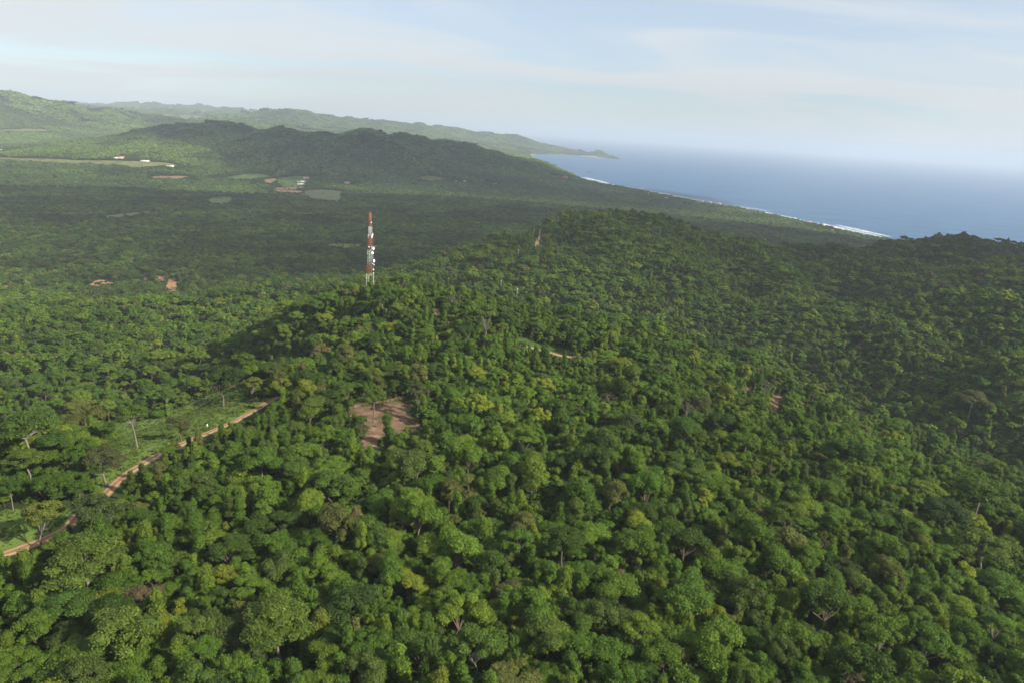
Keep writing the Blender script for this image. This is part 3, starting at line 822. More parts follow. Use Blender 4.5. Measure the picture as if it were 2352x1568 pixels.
def lobes_for(kind, rg):
    """lobe centres (x, y, z) and radii (rx, rz) of a crown of nominal radius 4 m; plus height where the trunk forks"""
    L = []
    if kind == 'round':
        n = rg.integers(34, 46)
        zc, sz = rg.uniform(5.2, 6.4), rg.uniform(2.2, 3.4)
        ctr = [(rg.normal() * 1.15, rg.normal() * 1.15, rg.uniform(-1.0, 1.2)) for _ in range(3)]
        for i in range(n):
            d = rg.normal(size=3); d /= np.linalg.norm(d); d[2] = abs(d[2]) * 1.25 - 0.55
            k = rg.uniform(0.5, 1.0)
            r = 0.45 + 1.0 * rg.random() ** 1.6
            c0 = ctr[i % 3]
            L.append((c0[0] + d[0] * 2.2 * k, c0[1] + d[1] * 2.2 * k, zc + c0[2] + d[2] * sz * k, r, r * rg.uniform(0.65, 0.95)))
        return L, 3.0
    if kind == 'umbrella':
        n = rg.integers(26, 34)
        e = rg.uniform(0.75, 1.0); th0 = rg.uniform(0, 6.28)
        for i in range(n):
            rho = math.sqrt(rg.uniform(0.0, 1)) ; th = rg.uniform(0, 6.28)
            x, y = rho * 3.5 * math.cos(th), rho * 3.5 * e * math.sin(th)
            z = 7.0 + 1.5 * (1 - rho ** 2) + rg.uniform(-0.7, 0.45)
            r = rg.uniform(0.65, 1.25)
            L.append((x * math.cos(th0) - y * math.sin(th0), x * math.sin(th0) + y * math.cos(th0), z, r, r * 0.55))
        return L, 5.6
    if kind == 'column':
        n = rg.integers(15, 20)
        lean = rg.normal(size=2) * 0.08
        for i in range(n):
            z = rg.uniform(1.0, 9.0)
            w = 1.5 * (1 - 0.35 * abs(z - 4.5) / 4.5)
            th = rg.uniform(0, 6.28); k = rg.uniform(0.2, 1.0) * w
            r = rg.uniform(0.85, 1.35)
            L.append((k * math.cos(th) + lean[0] * z, k * math.sin(th) + lean[1] * z, z, r, r * rg.uniform(0.9, 1.25)))
        L.append((lean[0] * 9.4, lean[1] * 9.4, 9.4, 1.0, 0.9))
        return L, 2.0
    if kind == 'heap':
        n = rg.integers(15, 21)
        for i in range(n):
            th = rg.uniform(0, 6.28); rho = math.sqrt(rg.uniform(0, 1))
            z = (1 - rho ** 2) * rg.uniform(2.4, 6.2) + 0.7
            r = rg.uniform(0.9, 1.6)
            L.append((rho * 3.2 * math.cos(th), rho * 3.2 * math.sin(th), z, r, r * rg.uniform(0.65, 0.9)))
        return L, 1.0
    if kind == 'open':
        n = rg.integers(17, 23)
        for i in range(n):
            d = rg.normal(size=3); d /= np.linalg.norm(d); d[2] = abs(d[2]) - 0.25
            k = rg.uniform(0.65, 1.05)
            r = rg.uniform(0.6, 1.05)
            L.append((d[0] * 3.2 * k, d[1] * 3.2 * k, 6.9 + d[2] * 2.2 * k, r, r * rg.uniform(0.5, 0.75)))
        return L, 3.2
    if kind == 'bare':
        n = rg.integers(9, 13)
        for i in range(n):
            d = rg.normal(size=3); d /= np.linalg.norm(d); d[2] = abs(d[2])
            k = rg.uniform(0.7, 1.1)
            L.append((d[0] * 3.0 * k, d[1] * 3.0 * k, 5.8 + d[2] * 3.0 * k, 0.55, 0.4))
        return L, 2.6
    raise KeyError(kind)

def crown_np(kind, seed, leaves, size, core):
    """leaf-sized faces over the lobes of a crown, with an inner mass coloured darker to stand for shade"""
    rg = np.random.default_rng(seed)
    L, fork = lobes_for(kind, rg)
    area = np.array([l[3] * (l[3] + l[4]) for l in L]); share = area / area.sum()
    V = []; Q = []; T = []; C = []; n = 0
    if kind == 'bare':
        leaves = int(leaves * 0.10); core = None
    for (cx, cy_, cz, rx, rz), s in zip(L, share):
        k = max(6, int(leaves * s))
        d = rg.normal(size=(k, 3)); d /= np.linalg.norm(d, axis=1, keepdims=True)
        low = d[:, 2] < -0.35
        d[low, 2] *= -1
        bump = 0.70 + 0.52 * rg.random(k) ** 1.3
        p = np.array([cx, cy_, cz]) + d * np.array([rx, rx, rz]) * bump[:, None]
        p[:, 2] = np.maximum(p[:, 2], 0.15)
        nrm = d / np.array([rx, rx, rz]); nrm /= np.linalg.norm(nrm, axis=1, keepdims=True)
        nrm = nrm * 0.8 + np.array([0, 0, 0.35]) + rg.normal(size=(k, 3)) * 0.58
        nrm /= np.linalg.norm(nrm, axis=1, keepdims=True)
        a = np.cross(nrm, rg.normal(size=(k, 3))); a /= np.linalg.norm(a, axis=1, keepdims=True)
        b = np.cross(nrm, a)
        l = size * rg.uniform(0.6, 1.35, k)[:, None]; w = l * rg.uniform(0.45, 0.8, k)[:, None]
        droop = nrm * l * 0.22
        v = np.stack([p - a * l, p + b * w * 0.8 + droop * 0.3, p + a * l - droop, p - b * w * 0.8 + droop * 0.3], 1)
        lobe_v = rg.uniform(0.82, 1.16)
        c = lobe_v * rg.uniform(0.76, 1.24, k)
        warm = rg.uniform(0.92, 1.12, k)
        col = np.stack([c * warm, c, c * rg.uniform(0.8, 1.1, k)], -1)
        V.append(v.reshape(-1, 3)); C.append(np.repeat(col, 4, 0))
        Q.append(np.arange(k * 4).reshape(-1, 4) + n); n += k * 4
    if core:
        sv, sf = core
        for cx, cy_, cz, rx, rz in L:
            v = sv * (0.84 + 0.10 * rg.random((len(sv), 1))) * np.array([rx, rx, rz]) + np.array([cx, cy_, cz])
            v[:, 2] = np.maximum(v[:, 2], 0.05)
            V.append(v); C.append(np.full((len(v), 3), 0.78)); T.append(sf + n); n += len(v)  # inner core, the shade inside the crown put into its colour
    return np.concatenate(V), np.concatenate(Q), (np.concatenate(T) if T else None), np.concatenate(C), L, fork

def crown_mesh(name, kind, seed, leaves, size, core):
    v, q, t, c, L, fork = crown_np(kind, seed, leaves, size, core)
    me = mesh_np(name, v, q, t, [M_LEAF])
    ca = me.attributes.new('leafv', 'FLOAT_COLOR', 'POINT')
    ca.data.foreach_set('color', np.column_stack([c, np.ones(len(c))]).astype(np.float32).ravel())
    return me, L, fork

def trunk_mb(kind, L, fork, seed, sides=6, limbs=9, twigs=False):
    rg = np.random.default_rng(seed + 500)
    b = MB()
    r0 = {'umbrella': 0.19, 'round': 0.20, 'open': 0.15, 'bare': 0.17, 'column': 0.2, 'heap': 0.18}[kind]
    top = np.array([rg.normal() * 0.35, rg.normal() * 0.35, fork])
    bend = rg.normal(size=2) * 0.28
    pts = np.array([[0, 0, -0.6], [0.02, 0, 0.25], [top[0] * 0.2 + bend[0] * 0.7, top[1] * 0.2 + bend[1] * 0.7, fork * 0.3], [top[0] * 0.5 + bend[0], top[1] * 0.5 + bend[1], fork * 0.62], top])
    b.tube(pts, [r0 * 1.9, r0 * 1.2, r0 * 0.95, r0 * 0.8, r0 * 0.6], sides)
    order = rg.permutation(len(L))[:limbs]
    for i in order:
        e = np.array(L[i][:3]) - np.array([0, 0, L[i][4] * 0.2])
        mid = top + (e - top) * 0.5 + np.array([rg.normal() * 0.25, rg.normal() * 0.25, 0.25 if kind != 'umbrella' else -0.15])
        b.tube([top - (0, 0, 0.2), mid, e], [r0 * 0.55, r0 * 0.34, r0 * 0.12], max(4, sides - 2), False)
        if twigs:
            for k in range(4):
                f = rg.uniform(0.45, 1.0); s = mid + (e - mid) * f if f > 0.5 else top + (mid - top) * f * 2
                g = s + rg.normal(size=3) * np.array([0.9, 0.9, 0.5]) + np.array([0, 0, 0.6])
                b.tube([s, (s + g) / 2 + rg.normal(size=3) * 0.1, g], [r0 * 0.2, r0 * 0.13, r0 * 0.06], 4, False)
    return b

KINDS = ['round', 'umbrella', 'column', 'heap', 'open', 'bare']
VAR = {'round': 6, 'umbrella': 5, 'column': 4, 'heap': 4, 'open': 4, 'bare': 3}
HI = {}       # (kind, variant) -> (crown mesh, trunk mesh)
for kd in KINDS:
    for vv in range(VAR[kd]):
        sd = 100 + KINDS.index(kd) * 31 + vv
        nl = {'round': 9500, 'umbrella': 8200, 'column': 7200, 'heap': 8200, 'open': 6000, 'bare': 4000}[kd]
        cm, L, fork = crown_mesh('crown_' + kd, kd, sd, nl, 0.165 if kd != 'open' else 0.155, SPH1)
        tb = trunk_mb(kd, L, fork, sd, 7, 12, kd == 'bare')
        bark = M_BARKD if kd in ('heap', 'column', 'round') else M_BARKG if kd == 'bare' else M_BARK
        limb_m = tb.part(1, None).mesh('limb_' + kd, M_BARKD if kd not in ('bare', 'umbrella', 'open') else M_BARKG, True)
        HI[kd, vv] = (cm, tb.part(0, 1).mesh('trunk_' + kd, bark, True), limb_m)

def joined(name, kind, seed, leaves, size, core, trunk=True):
    """crown and trunk as one light mesh for the mass of the forest"""
    v, q, t, c, L, fork = crown_np(kind, seed, leaves, size, core)
    nt_ = 0 if t is None else len(t)
    Vs, Qs, Ts, Cs = [v], [q], ([t] if t is not None else []), [c]
    mi_q = [np.zeros(len(q), int)]; mi_t = [np.zeros(nt_, int)]
    if trunk:
        b = trunk_mb(kind, L, fork, seed, 4, 4 if kind != 'bare' else 9, kind == 'bare' )
        tv = np.concatenate(b.v); n = len(v)
        Vs.append(tv); Cs.append(np.ones((len(tv), 3)))
        if b.q: Qs.append(np.concatenate(b.q) + n); mi_q.append(np.ones(len(Qs[-1]), int))
        if b.t: Ts.append(np.concatenate(b.t) + n); mi_t.append(np.ones(len(Ts[-1]), int))
    Q_ = np.concatenate(Qs); T_ = np.concatenate(Ts) if Ts else None
    me = mesh_np(name, np.concatenate(Vs), Q_, T_, [M_LEAF, M_BARKG if kind == 'bare' else M_BARKD], np.concatenate(mi_q + mi_t))
    C_ = np.concatenate(Cs)
    ca = me.attributes.new('leafv', 'FLOAT_COLOR', 'POINT')
    ca.data.foreach_set('color', np.column_stack([C_, np.ones(len(C_))]).astype(np.float32).ravel())
    return me

def proto_collection(name, meshes):
    c = bpy.data.collections.new(name)
    for i, mm in enumerate(meshes):
        o = bpy.data.objects.new('%s_%03d' % (name, i), mm); c.objects.link(o)
    return c

def scatter(name, col, pos, kind, scl, rot, tint, label):
    """one object that grows a plant of the collection on every point"""
    me = bpy.data.meshes.new(name)
    me.vertices.add(len(pos)); me.vertices.foreach_set('co', np.asarray(pos, np.float32).ravel())
    for an, ty, data, key in (('kind_index', 'INT', kind, 'value'), ('grow', 'FLOAT_VECTOR', scl, 'vector'), ('turn', 'FLOAT_VECTOR', rot, 'vector'), ('tint', 'FLOAT_VECTOR', tint, 'vector')):
        a = me.attributes.new(an, ty, 'POINT')
        a.data.foreach_set(key, np.asarray(data, np.int32 if ty == 'INT' else np.float32).ravel())
    o = link(name, me, kind='stuff', label=label, category='forest')
    ng = bpy.data.node_groups.new(name, 'GeometryNodeTree')
    ng.interface.new_socket(name='Geometry', in_out='INPUT', socket_type='NodeSocketGeometry')
    ng.interface.new_socket(name='Geometry', in_out='OUTPUT', socket_type='NodeSocketGeometry')
    N, Lk = ng.nodes, ng.links
    gi, go = N.new('NodeGroupInput'), N.new('NodeGroupOutput')
    ip = N.new('GeometryNodeInstanceOnPoints'); ci = N.new('GeometryNodeCollectionInfo')
    ci.inputs['Collection'].default_value = col
    ci.inputs['Separate Children'].default_value = True
    ci.inputs['Reset Children'].default_value = True
    ip.inputs['Pick Instance'].default_value = True
    def attr(nm, ty):
        a = N.new('GeometryNodeInputNamedAttribute'); a.data_type = ty; a.inputs['Name'].default_value = nm
        return a.outputs['Attribute']
    Lk.new(gi.outputs[0], ip.inputs['Points'])
    Lk.new(ci.outputs[0], ip.inputs['Instance'])
    Lk.new(attr('kind_index', 'INT'), ip.inputs['Instance Index'])
    er = N.new('FunctionNodeEulerToRotation'); Lk.new(attr('turn', 'FLOAT_VECTOR'), er.inputs[0])
    Lk.new(er.outputs[0], ip.inputs['Rotation'])
    Lk.new(attr('grow', 'FLOAT_VECTOR'), ip.inputs['Scale'])
    Lk.new(ip.outputs[0], go.inputs[0])
    md = o.modifiers.new('growth', 'NODES'); md.node_group = ng
    return o

# ---------------------------------------------------------------- colours of the tree kinds
TINTS = np.array([(0.060,0.112,0.020),(0.078,0.132,0.022),(0.100,0.150,0.024),(0.135,0.165,0.026),(0.044,0.078,0.018),(0.062,0.092,0.028),(0.088,0.100,0.036),(0.110,0.098,0.055),(0.125,0.100,0.080)])
TNAME = ['mid-green', 'fresh-green', 'bright-green', 'yellow-green', 'dark-green', 'grey-green', 'olive', 'brownish', 'pinkish-grey']
TP = np.array([0.28, 0.28, 0.17, 0.028, 0.12, 0.06, 0.035, 0.006, 0.004])

def tints_for(x, y, n, rg):
    w = fbm(x / 90.0, y / 90.0, 3, 41)
    k = rg.choice(len(TINTS), n, p=TP / TP.sum())
    t = TINTS[k] * np.array([1.23, 1.22, 0.84]) * (0.86 + 0.55 * (w - 0.3))[:, None] * rg.uniform(0.85, 1.18, (n, 1))
    return k, t

# ---------------------------------------------------------------- where trees stand
# trees that can be picked out: picture position of the crown, its width there, kind, colour index, height factor, what marks it
SAL = [
 (308,955,36,'umbrella',1,1.25,'with a bare white trunk, in the grass clearing above the dirt road'),
 (414,972,50,'round',6,0.95,'standing alone beside the dirt road in the grass clearing'),
 (581,878,52,'open',3,1.0,'with pale trunks at the top of the grass clearing near the road bend'),
 (508,858,52,'round',4,1.05,'with a short white trunk at the top of the grass clearing'),
 (240,1052,80,'umbrella',6,0.9,'leaning over the lower end of the grass clearing'),
 (92,1180,88,'open',3,0.95,'alone in the lower grass clearing by the road'),
 (174,932,45,'umbrella',3,1.0,'in the grove behind the grass clearing, the brightest crown there'),
 (22,1118,40,'umbrella',0,1.35,'tall, with a white trunk, at the left edge above the lower clearing'),
 (188,1283,150,'umbrella',2,0.8,'the widest crown just below the road at the lower left'),
 (153,1386,108,'umbrella',0,0.75,'feathery, below the widest roadside crown'),
 (263,1446,132,'round',2,0.9,'large, near the lower left corner, third crown down from the road'),
 (452,1443,115,'open',2,0.8,'broken into two clumps along the lower left'),
 (640,1425,150,'umbrella',2,0.8,'large and flat-topped in the lower left, with a yellow neighbour'),
 (750,1457,62,'column',3,0.8,'the yellowest clump beside the large flat-topped crown'),
 (555,1478,88,'round',5,0.8,'dull, under the large flat-topped crown'),
 (790,1379,116,'round',4,0.9,'dense and dark, in the lower middle left'),
 (480,1542,104,'round',1,0.85,'at the bottom edge under the broken two-clump crown'),
 (220,1165,104,'open',5,0.95,'feathery, where the road disappears behind it'),
 (676,1070,66,'umbrella',1,1.1,'with a visible trunk, down slope from the soil clearing'),
 (60,985,60,'umbrella',1,0.95,'flat-topped, in the grove at the left edge'),
 (130,1010,70,'umbrella',0,0.9,'flat-topped, in the grove left of the grass clearing'),
 (60,1060,80,'umbrella',2,0.85,'flat-topped, left of the leaning tree'),
 (380,902,46,'round',1,0.85,'behind the upper edge of the grass clearing'),
 (325,915,42,'round',0,0.85,'behind the white-trunked tree of the grass clearing'),
 (446,876,46,'round',2,0.85,'at the upper edge of the grass clearing, middle'),
 (1177,1350,74,'round',6,0.85,'greyish, alone among brighter crowns in the lower middle'),
 (1254,1449,104,'round',2,0.95,'dense dome of small leaves in the bottom middle'),
 (1343,1425,72,'round',1,1.15,'tall dome right of the dense dome in the bottom middle'),
 (1097,1476,122,'open',1,0.9,'broad and loose in the bottom middle, left of the dense dome'),
 (963,1476,104,'round',1,0.9,'at the bottom, left of the broad loose crown'),
 (1186,1520,58,'open',3,0.8,'small and spiky under the broad loose crown'),
 (1320,1190,48,'column',2,1.1,'vine-draped, standing above a dark gap'),
 (1571,978,84,'round',0,1.0,'even dark dome in the middle of the right slope'),
 (1665,962,70,'round',4,1.0,'dark, right of the even dome on the slope'),
 (1440,887,54,'column',2,1.0,'bright, pointed, above the even dome'),
 (1384,1020,54,'umbrella',4,1.5,'with a bare white forked trunk, right of centre'),
 (1296,1056,62,'round',4,1.0,'left of the white forked trunk'),
 (1437,965,78,'round',5,1.0,'with a greyish top, left of the even dome'),
 (1609,924,58,'round',6,1.0,'olive, just above the even dome'),
 (1571,1065,78,'round',1,0.9,'below the even dome'),
 (1352,1097,40,'umbrella',1,1.3,'thin, with a pale forked stem, below the white forked trunk'),
 (1768,880,56,'bare',7,0.9,'almost leafless, beside the bare soil on the right slope'),
 (881,684,58,'umbrella',0,1.15,'with a white trunk and spreading limbs, below the lattice tower'),
 (1115,722,82,'open',2,1.05,'bright, on the ridge right of the tower'),
 (1075,754,54,'round',4,1.0,'the darkest crown under the bright one right of the tower'),
 (1172,736,50,'round',0,1.0,'on the ridge above the short stretch of dirt road'),
 (2121,1240,58,'round',3,0.9,'smooth yellowish dome on the right slope'),
 (2269,1258,104,'umbrella',2,0.85,'broad, near the right edge'),
 (2252,1128,104,'umbrella',1,0.85,'broad, near the right edge, upper of two'),
 (1935,1026,104,'round',0,0.9,'large, in the middle of the right slope'),
 (1808,1180,86,'open',2,0.9,'loose, on the right slope'),
 (1900,1247,30,'bare',8,0.8,'dead and grey, among green crowns on the right slope'),
 (2174,1173,86,'umbrella',4,0.8,'dark and flat, on the right slope'),
 (2234,917,66,'umbrella',6,0.9,'wide and flat, high on the right slope'),
 (708,933,74,'round',2,0.95,'at the left corner of the bare soil clearing'),
 (769,960,44,'column',2,0.8,'left of the bare soil clearing'),
 (794,889,50,'round',1,1.0,'behind the bare soil clearing, on its left'),
 (858,908,62,'umbrella',2,1.2,'with a thin white trunk rising from the bare soil clearing'),
 (893,985,34,'column',1,1.15,'narrow, standing inside the bare soil clearing'),
 (961,895,56,'open',6,1.35,'tall, with bare trunks, at the right of the bare soil clearing'),
 (641,882,54,'open',3,1.0,'where the road ends above the clearings'),
 (703,857,68,'round',4,1.0,'dark, right of the road end'),
 (917,1022,22,'column',2,1.0,'slim, at the lower side of the bare soil clearing'),
 (946,1024,24,'column',2,1.0,'slim, right of its slim twin below the bare soil'),
 (800,1003,54,'round',1,0.8,'at the lower left of the bare soil clearing'),
 (822,1042,44,'heap',2,0.9,'low, under the narrow end of the bare soil'),
 (759,1019,30,'bare',8,0.85,'with pink flowers, left below the bare soil clearing'),
 (683,1059,60,'heap',1,0.9,'low, left down slope from the bare soil'),
 (757,1103,92,'round',1,0.9,'large, down slope from the bare soil clearing'),
 (1000,1000,44,'column',0,1.0,'right of the bare soil clearing'),
 (985,1050,50,'column',2,0.9,'right below the bare soil clearing'),
 (900,1075,60,'heap',2,1.0,'below the bare soil clearing'),
]
BR = np.random.default_rng(5)
trees = []      # x, y, z, R, height factor, kind, tint index, tint rgb, salient note or None
for (px, py, wpx, kd, ti, hf, note) in SAL:
    d0 = hit(px, py, 6.0)
    for it in range(3):
        dist = math.sqrt(d0[0] ** 2 + d0[1] ** 2 + (CAMZ - d0[2]) ** 2)
        R = wpx * dist / FPX / 2
        nomR = 2.6 if kd == 'column' else 4.0
        s = R / nomR
        d0 = hit(px, py, (3.0 if kd == 'heap' else 5.0 if kd == 'column' else 7.0) * s * hf)
    trees.append([d0[0], d0[1], d0[2], R, hf, kd, ti, TINTS[ti] * BR.uniform(0.92, 1.1), note])
SALN = len(trees)

keep = np.concatenate(KEEP)
_, _u = np.unique((keep[:, :2] / 3).astype(int), axis=0, return_index=True)
keep = keep[_u]
NKX, NKY = int((W + 800) / 4) + 2, int((H + 800) / 4) + 2
_k = np.zeros((NKY, NKX))
_k[np.clip(((keep[:, 1] + 400) / 4).astype(int), 0, NKY - 1), np.clip(((keep[:, 0] + 400) / 4).astype(int), 0, NKX - 1)] = 1
KI = np.zeros((NKY + 1, NKX + 1)); KI[1:, 1:] = _k.cumsum(0).cumsum(1)
def in_open(x, y, m=0.0):
    r = np.zeros(np.shape(x), bool)
    for pl in OPEN:
        r |= inside(pl, x, y)
    return r

def blocks(px, py, rx, ry, dist):
    """whether a crown seen at (px, py) would cover ground that lies open in view"""
    out = np.zeros(len(px), bool)
    def cellx(v, hi): return np.clip(((v + 400) / 4).astype(int), 0, hi)
    x0, x1 = cellx(px - rx, NKX - 1), cellx(px + rx, NKX - 1) + 1
    y0, y1 = cellx(py - ry, NKY - 1), cellx(py + ry, NKY - 1) + 1
    cand = np.where(KI[y1, x1] - KI[y0, x1] - KI[y1, x0] + KI[y0, x0] > 0)[0]
    for i in range(0, len(cand), 2000):
        s = cand[i:i + 2000]
        near = (np.abs(px[s, None] - keep[None, :, 0]) < rx[s, None]) & (np.abs(py[s, None] - keep[None, :, 1]) < ry[s, None]) & (dist[s, None] < keep[None, :, 2] + 3)
        out[s] = near.any(1)
    return out

# near forest: dart throwing with crowns of many sizes
NEAR_R = 540.0
rg = np.random.default_rng(21)
nc = 90000
ca_ = np.radians(rg.uniform(-54, 54, nc)); cr_ = np.sqrt(rg.uniform(75 ** 2, NEAR_R ** 2, nc))
cx_, cy2 = cr_ * np.sin(ca_), cr_ * np.cos(ca_)
cR = np.clip(np.exp(rg.normal(math.log(2.15), 0.46, nc)), 1.1, 6.6)
o_ = np.argsort(-cR)
cx_, cy2, cR = cx_[o_], cy2[o_], cR[o_]
cz_ = ground_z(cx_, cy2)
sx, sy, sdp = project(cx_, cy2, cz_ + cR * 1.7)
kk = FPX / sdp
ok = ~in_open(cx_, cy2) & ~blocks(sx, sy, cR * kk * 0.95, cR * 1.35 * kk, np.hypot(cx_, cy2))
for path, half in ROADS:
    for j in range(0, len(path), 2):
        ok &= (cx_ - path[j, 0]) ** 2 + (cy2 - path[j, 1]) ** 2 > (half + 0.8) ** 2
cx_, cy2, cR, cz_ = cx_[ok], cy2[ok], cR[ok], cz_[ok]
cell = 8.0; grid = {}
def near_ok(x, y, R, f):
    gx, gy = int(x // cell), int(y // cell)
    for i in range(gx - 2, gx + 3):
        for j in range(gy - 2, gy + 3):
            for (a, b_, r_) in grid.get((i, j), ()):
                if (a - x) ** 2 + (b_ - y) ** 2 < (f * (R + r_)) ** 2:
                    return False
    return True
def put(x, y, R):
    grid.setdefault((int(x // cell), int(y // cell)), []).append((x, y, R))
for t in trees:
    put(t[0], t[1], t[3] * 0.9)
kinds_p = [('round', 0.44), ('heap', 0.19), ('umbrella', 0.09), ('column', 0.17), ('open', 0.10), ('bare', 0.003)]
kn = [k for k, _ in kinds_p]; kp = np.array([p for _, p in kinds_p])
tk, tt = tints_for(cx_, cy2, len(cx_), rg)
kc = rg.choice(len(kn), len(cx_), p=kp / kp.sum())
hfac = rg.uniform(0.62, 1.25, len(cx_))
for i in range(len(cx_)):
    kd = kn[kc[i]]; R = cR[i]
    if kd == 'umbrella' and cx_[i] > -40 and kc[i] != 0 and rg.random() < 0.6: kd = 'round'
    elif kd in ('round', 'heap') and cx_[i] < -110 and cy2[i] > 200 and rg.random() < 0.45: kd = 'umbrella'
    if kd == 'column': R = min(R, 2.3)
    if kd == 'umbrella': R = max(R, 2.6)
    if near_ok(cx_[i], cy2[i], R, 0.50):
        put(cx_[i], cy2[i], R)
        tint = tt[i]; ti = tk[i]
        if kd == 'bare' and ti < 7:
            ti = 7; tint = TINTS[7]
        trees.append([cx_[i], cy2[i], cz_[i], R, hfac[i] * (1.35 if R < 2.0 else 1.15 if R < 3.0 else 0.95), kd, int(ti), tint, None])
print('near trees', len(trees))

def nominal(kd):
    return 2.6 if kd == 'column' else 4.0

# the 300 that show largest are trees of their own
tx = np.array([t[0] for t in trees]); ty = np.array([t[1] for t in trees]); tz = np.array([t[2] for t in trees]); tR = np.array([t[3] for t in trees])
tpx, tpy, tdp = project(tx, ty, tz + tR * 1.6)
tsz = tR * FPX / tdp
in_frame = (tpx > 12) & (tpx < W - 12) & (tpy > 0) & (tpy < H - 6)
score = np.where(in_frame, tsz, 0)
score[:SALN] = np.where(in_frame[:SALN], 1e6, 0)
pick = np.argsort(-score)[:300]
pickset = set(int(i) for i in pick)

KNAME = {'round': 'round_crowned_tree', 'umbrella': 'umbrella_tree', 'column': 'vine_covered_tree', 'heap': 'vine_thicket_tree', 'open': 'loose_crowned_tree', 'bare': 'bare_tree'}
KTEXT = {'round': 'round-crowned tree', 'umbrella': 'flat-topped tree', 'column': 'vine-draped tree', 'heap': 'vine-smothered tree', 'open': 'loose-crowned tree', 'bare': 'bare tree'}
def zone(px, py):
    col_ = 'far left' if px < 300 else 'left' if px < 650 else 'left of middle' if px < 1000 else 'in the middle' if px < 1350 else 'right of middle' if px < 1700 else 'right' if px < 2050 else 'far right'
    row = 'along the bottom edge' if py > 1460 else 'just above the bottom' if py > 1370 else 'on the lower slope' if py > 1260 else 'halfway upslope' if py > 1120 else 'high on the slope'
    return row + ', ' + col_
ORD = ['first', 'second', 'third', 'fourth', 'fifth', 'sixth', 'seventh', 'eighth', 'ninth', 'tenth', 'eleventh', 'twelfth']
NUM = ['one', 'two', 'three', 'four', 'five', 'six', 'seven', 'eight', 'nine', 'ten', 'eleven', 'twelve']
LAB = {}
plain_lab = {}
for i in pick:
    x, y, z, R, hf, kd, ti, tint, note = trees[i]
    if note:
        LAB[i] = '%s %s %s' % (TNAME[ti], KTEXT[kd], note)
    else:
        size = 'big' if tsz[i] > 62 else 'medium' if tsz[i] > 44 else 'small'
        plain_lab.setdefault('%s %s %s %s' % (size, TNAME[ti], KTEXT[kd], zone(tpx[i], tpy[i])), []).append(i)
for lab, ids in plain_lab.items():
    ids = sorted(ids, key=lambda k: tpx[k])
    for n_, i in enumerate(ids):
        if len(ids) == 1:
            LAB[i] = lab
        elif len(ids) == 2:
            LAB[i] = lab + ', ' + ('leftmost of two' if n_ == 0 else 'rightmost of two')
        else:
            LAB[i] = lab + ', %s of %s from left' % (ORD[n_ % 12], NUM[(len(ids) - 1) % 12])
rg = np.random.default_rng(77)
for i in pick:
    x, y, z, R, hf, kd, ti, tint, note = trees[i]
    s = R / nominal(kd)
    vv = int(rg.integers(VAR[kd]))
    cm, tm_, lm_ = HI[kd, vv]
    lab = ' '.join(LAB[i].split()[:16]).rstrip(',')
    root = bpy.data.objects.new(KNAME[kd], None); COL.objects.link(root)
    root.location = (x, y, z); root.rotation_euler = (rg.normal() * 0.04, rg.normal() * 0.04, rg.uniform(0, 6.283))
    root.scale = (s * rg.uniform(0.93, 1.07), s * rg.uniform(0.93, 1.07), s * hf)
    root.empty_display_size = 0.5
    root['label'] = lab; root['category'] = 'tree'
    root['group'] = 'forest trees nearest the camera' if not note else 'landmark trees of the near ridge'
    c = link('crown', cm, root); c['tint'] = [float(q) for q in tint]
    tr_ = link('trunk', tm_, root)
    link('limbs', lm_, tr_)
    if not note and kd != 'bare':
        tr_.material_slots[0].link = 'OBJECT'; tr_.material_slots[0].material = M_BARKD

# ---------------------------------------------------------------- the rest of the forest
MIDP, FARP = [], []
for kd in KINDS:
    for vv in range(3):
        sd = 300 + KINDS.index(kd) * 31 + vv
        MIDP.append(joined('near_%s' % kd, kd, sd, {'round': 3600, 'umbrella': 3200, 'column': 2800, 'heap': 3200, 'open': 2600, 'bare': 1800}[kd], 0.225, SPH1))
for kd in KINDS:
    for vv in range(3):
        sd = 400 + KINDS.index(kd) * 31 + vv
        FARP.append(joined('far_%s' % kd, kd, sd, 420 if kd != 'bare' else 200, 0.60, SPH1, kd in ('umbrella', 'bare', 'open')))
C_MID = proto_collection('forest_tree_near', MIDP)
C_FAR = proto_collection('forest_tree_far', FARP)

rest = [t for i, t in enumerate(trees) if i not in pickset]
pos = np.array([t[:3] for t in rest])
kidx = np.array([KINDS.index(t[5]) * 3 + int(rg.integers(3)) for t in rest])
s_ = np.array([t[3] / nominal(t[5]) for t in rest]); hf_ = np.array([t[4] for t in rest])
scl = np.stack([s_ * rg.uniform(0.9, 1.1, len(s_)), s_ * rg.uniform(0.9, 1.1, len(s_)), s_ * hf_], -1)
rot = np.stack([rg.normal(size=len(s_)) * 0.04, rg.normal(size=len(s_)) * 0.04, rg.uniform(0, 6.283, len(s_))], -1)
scatter('forest', C_MID, pos, kidx, scl, rot, np.array([t[7] for t in rest]), 'dense green forest covering the near ridge behind the front trees')

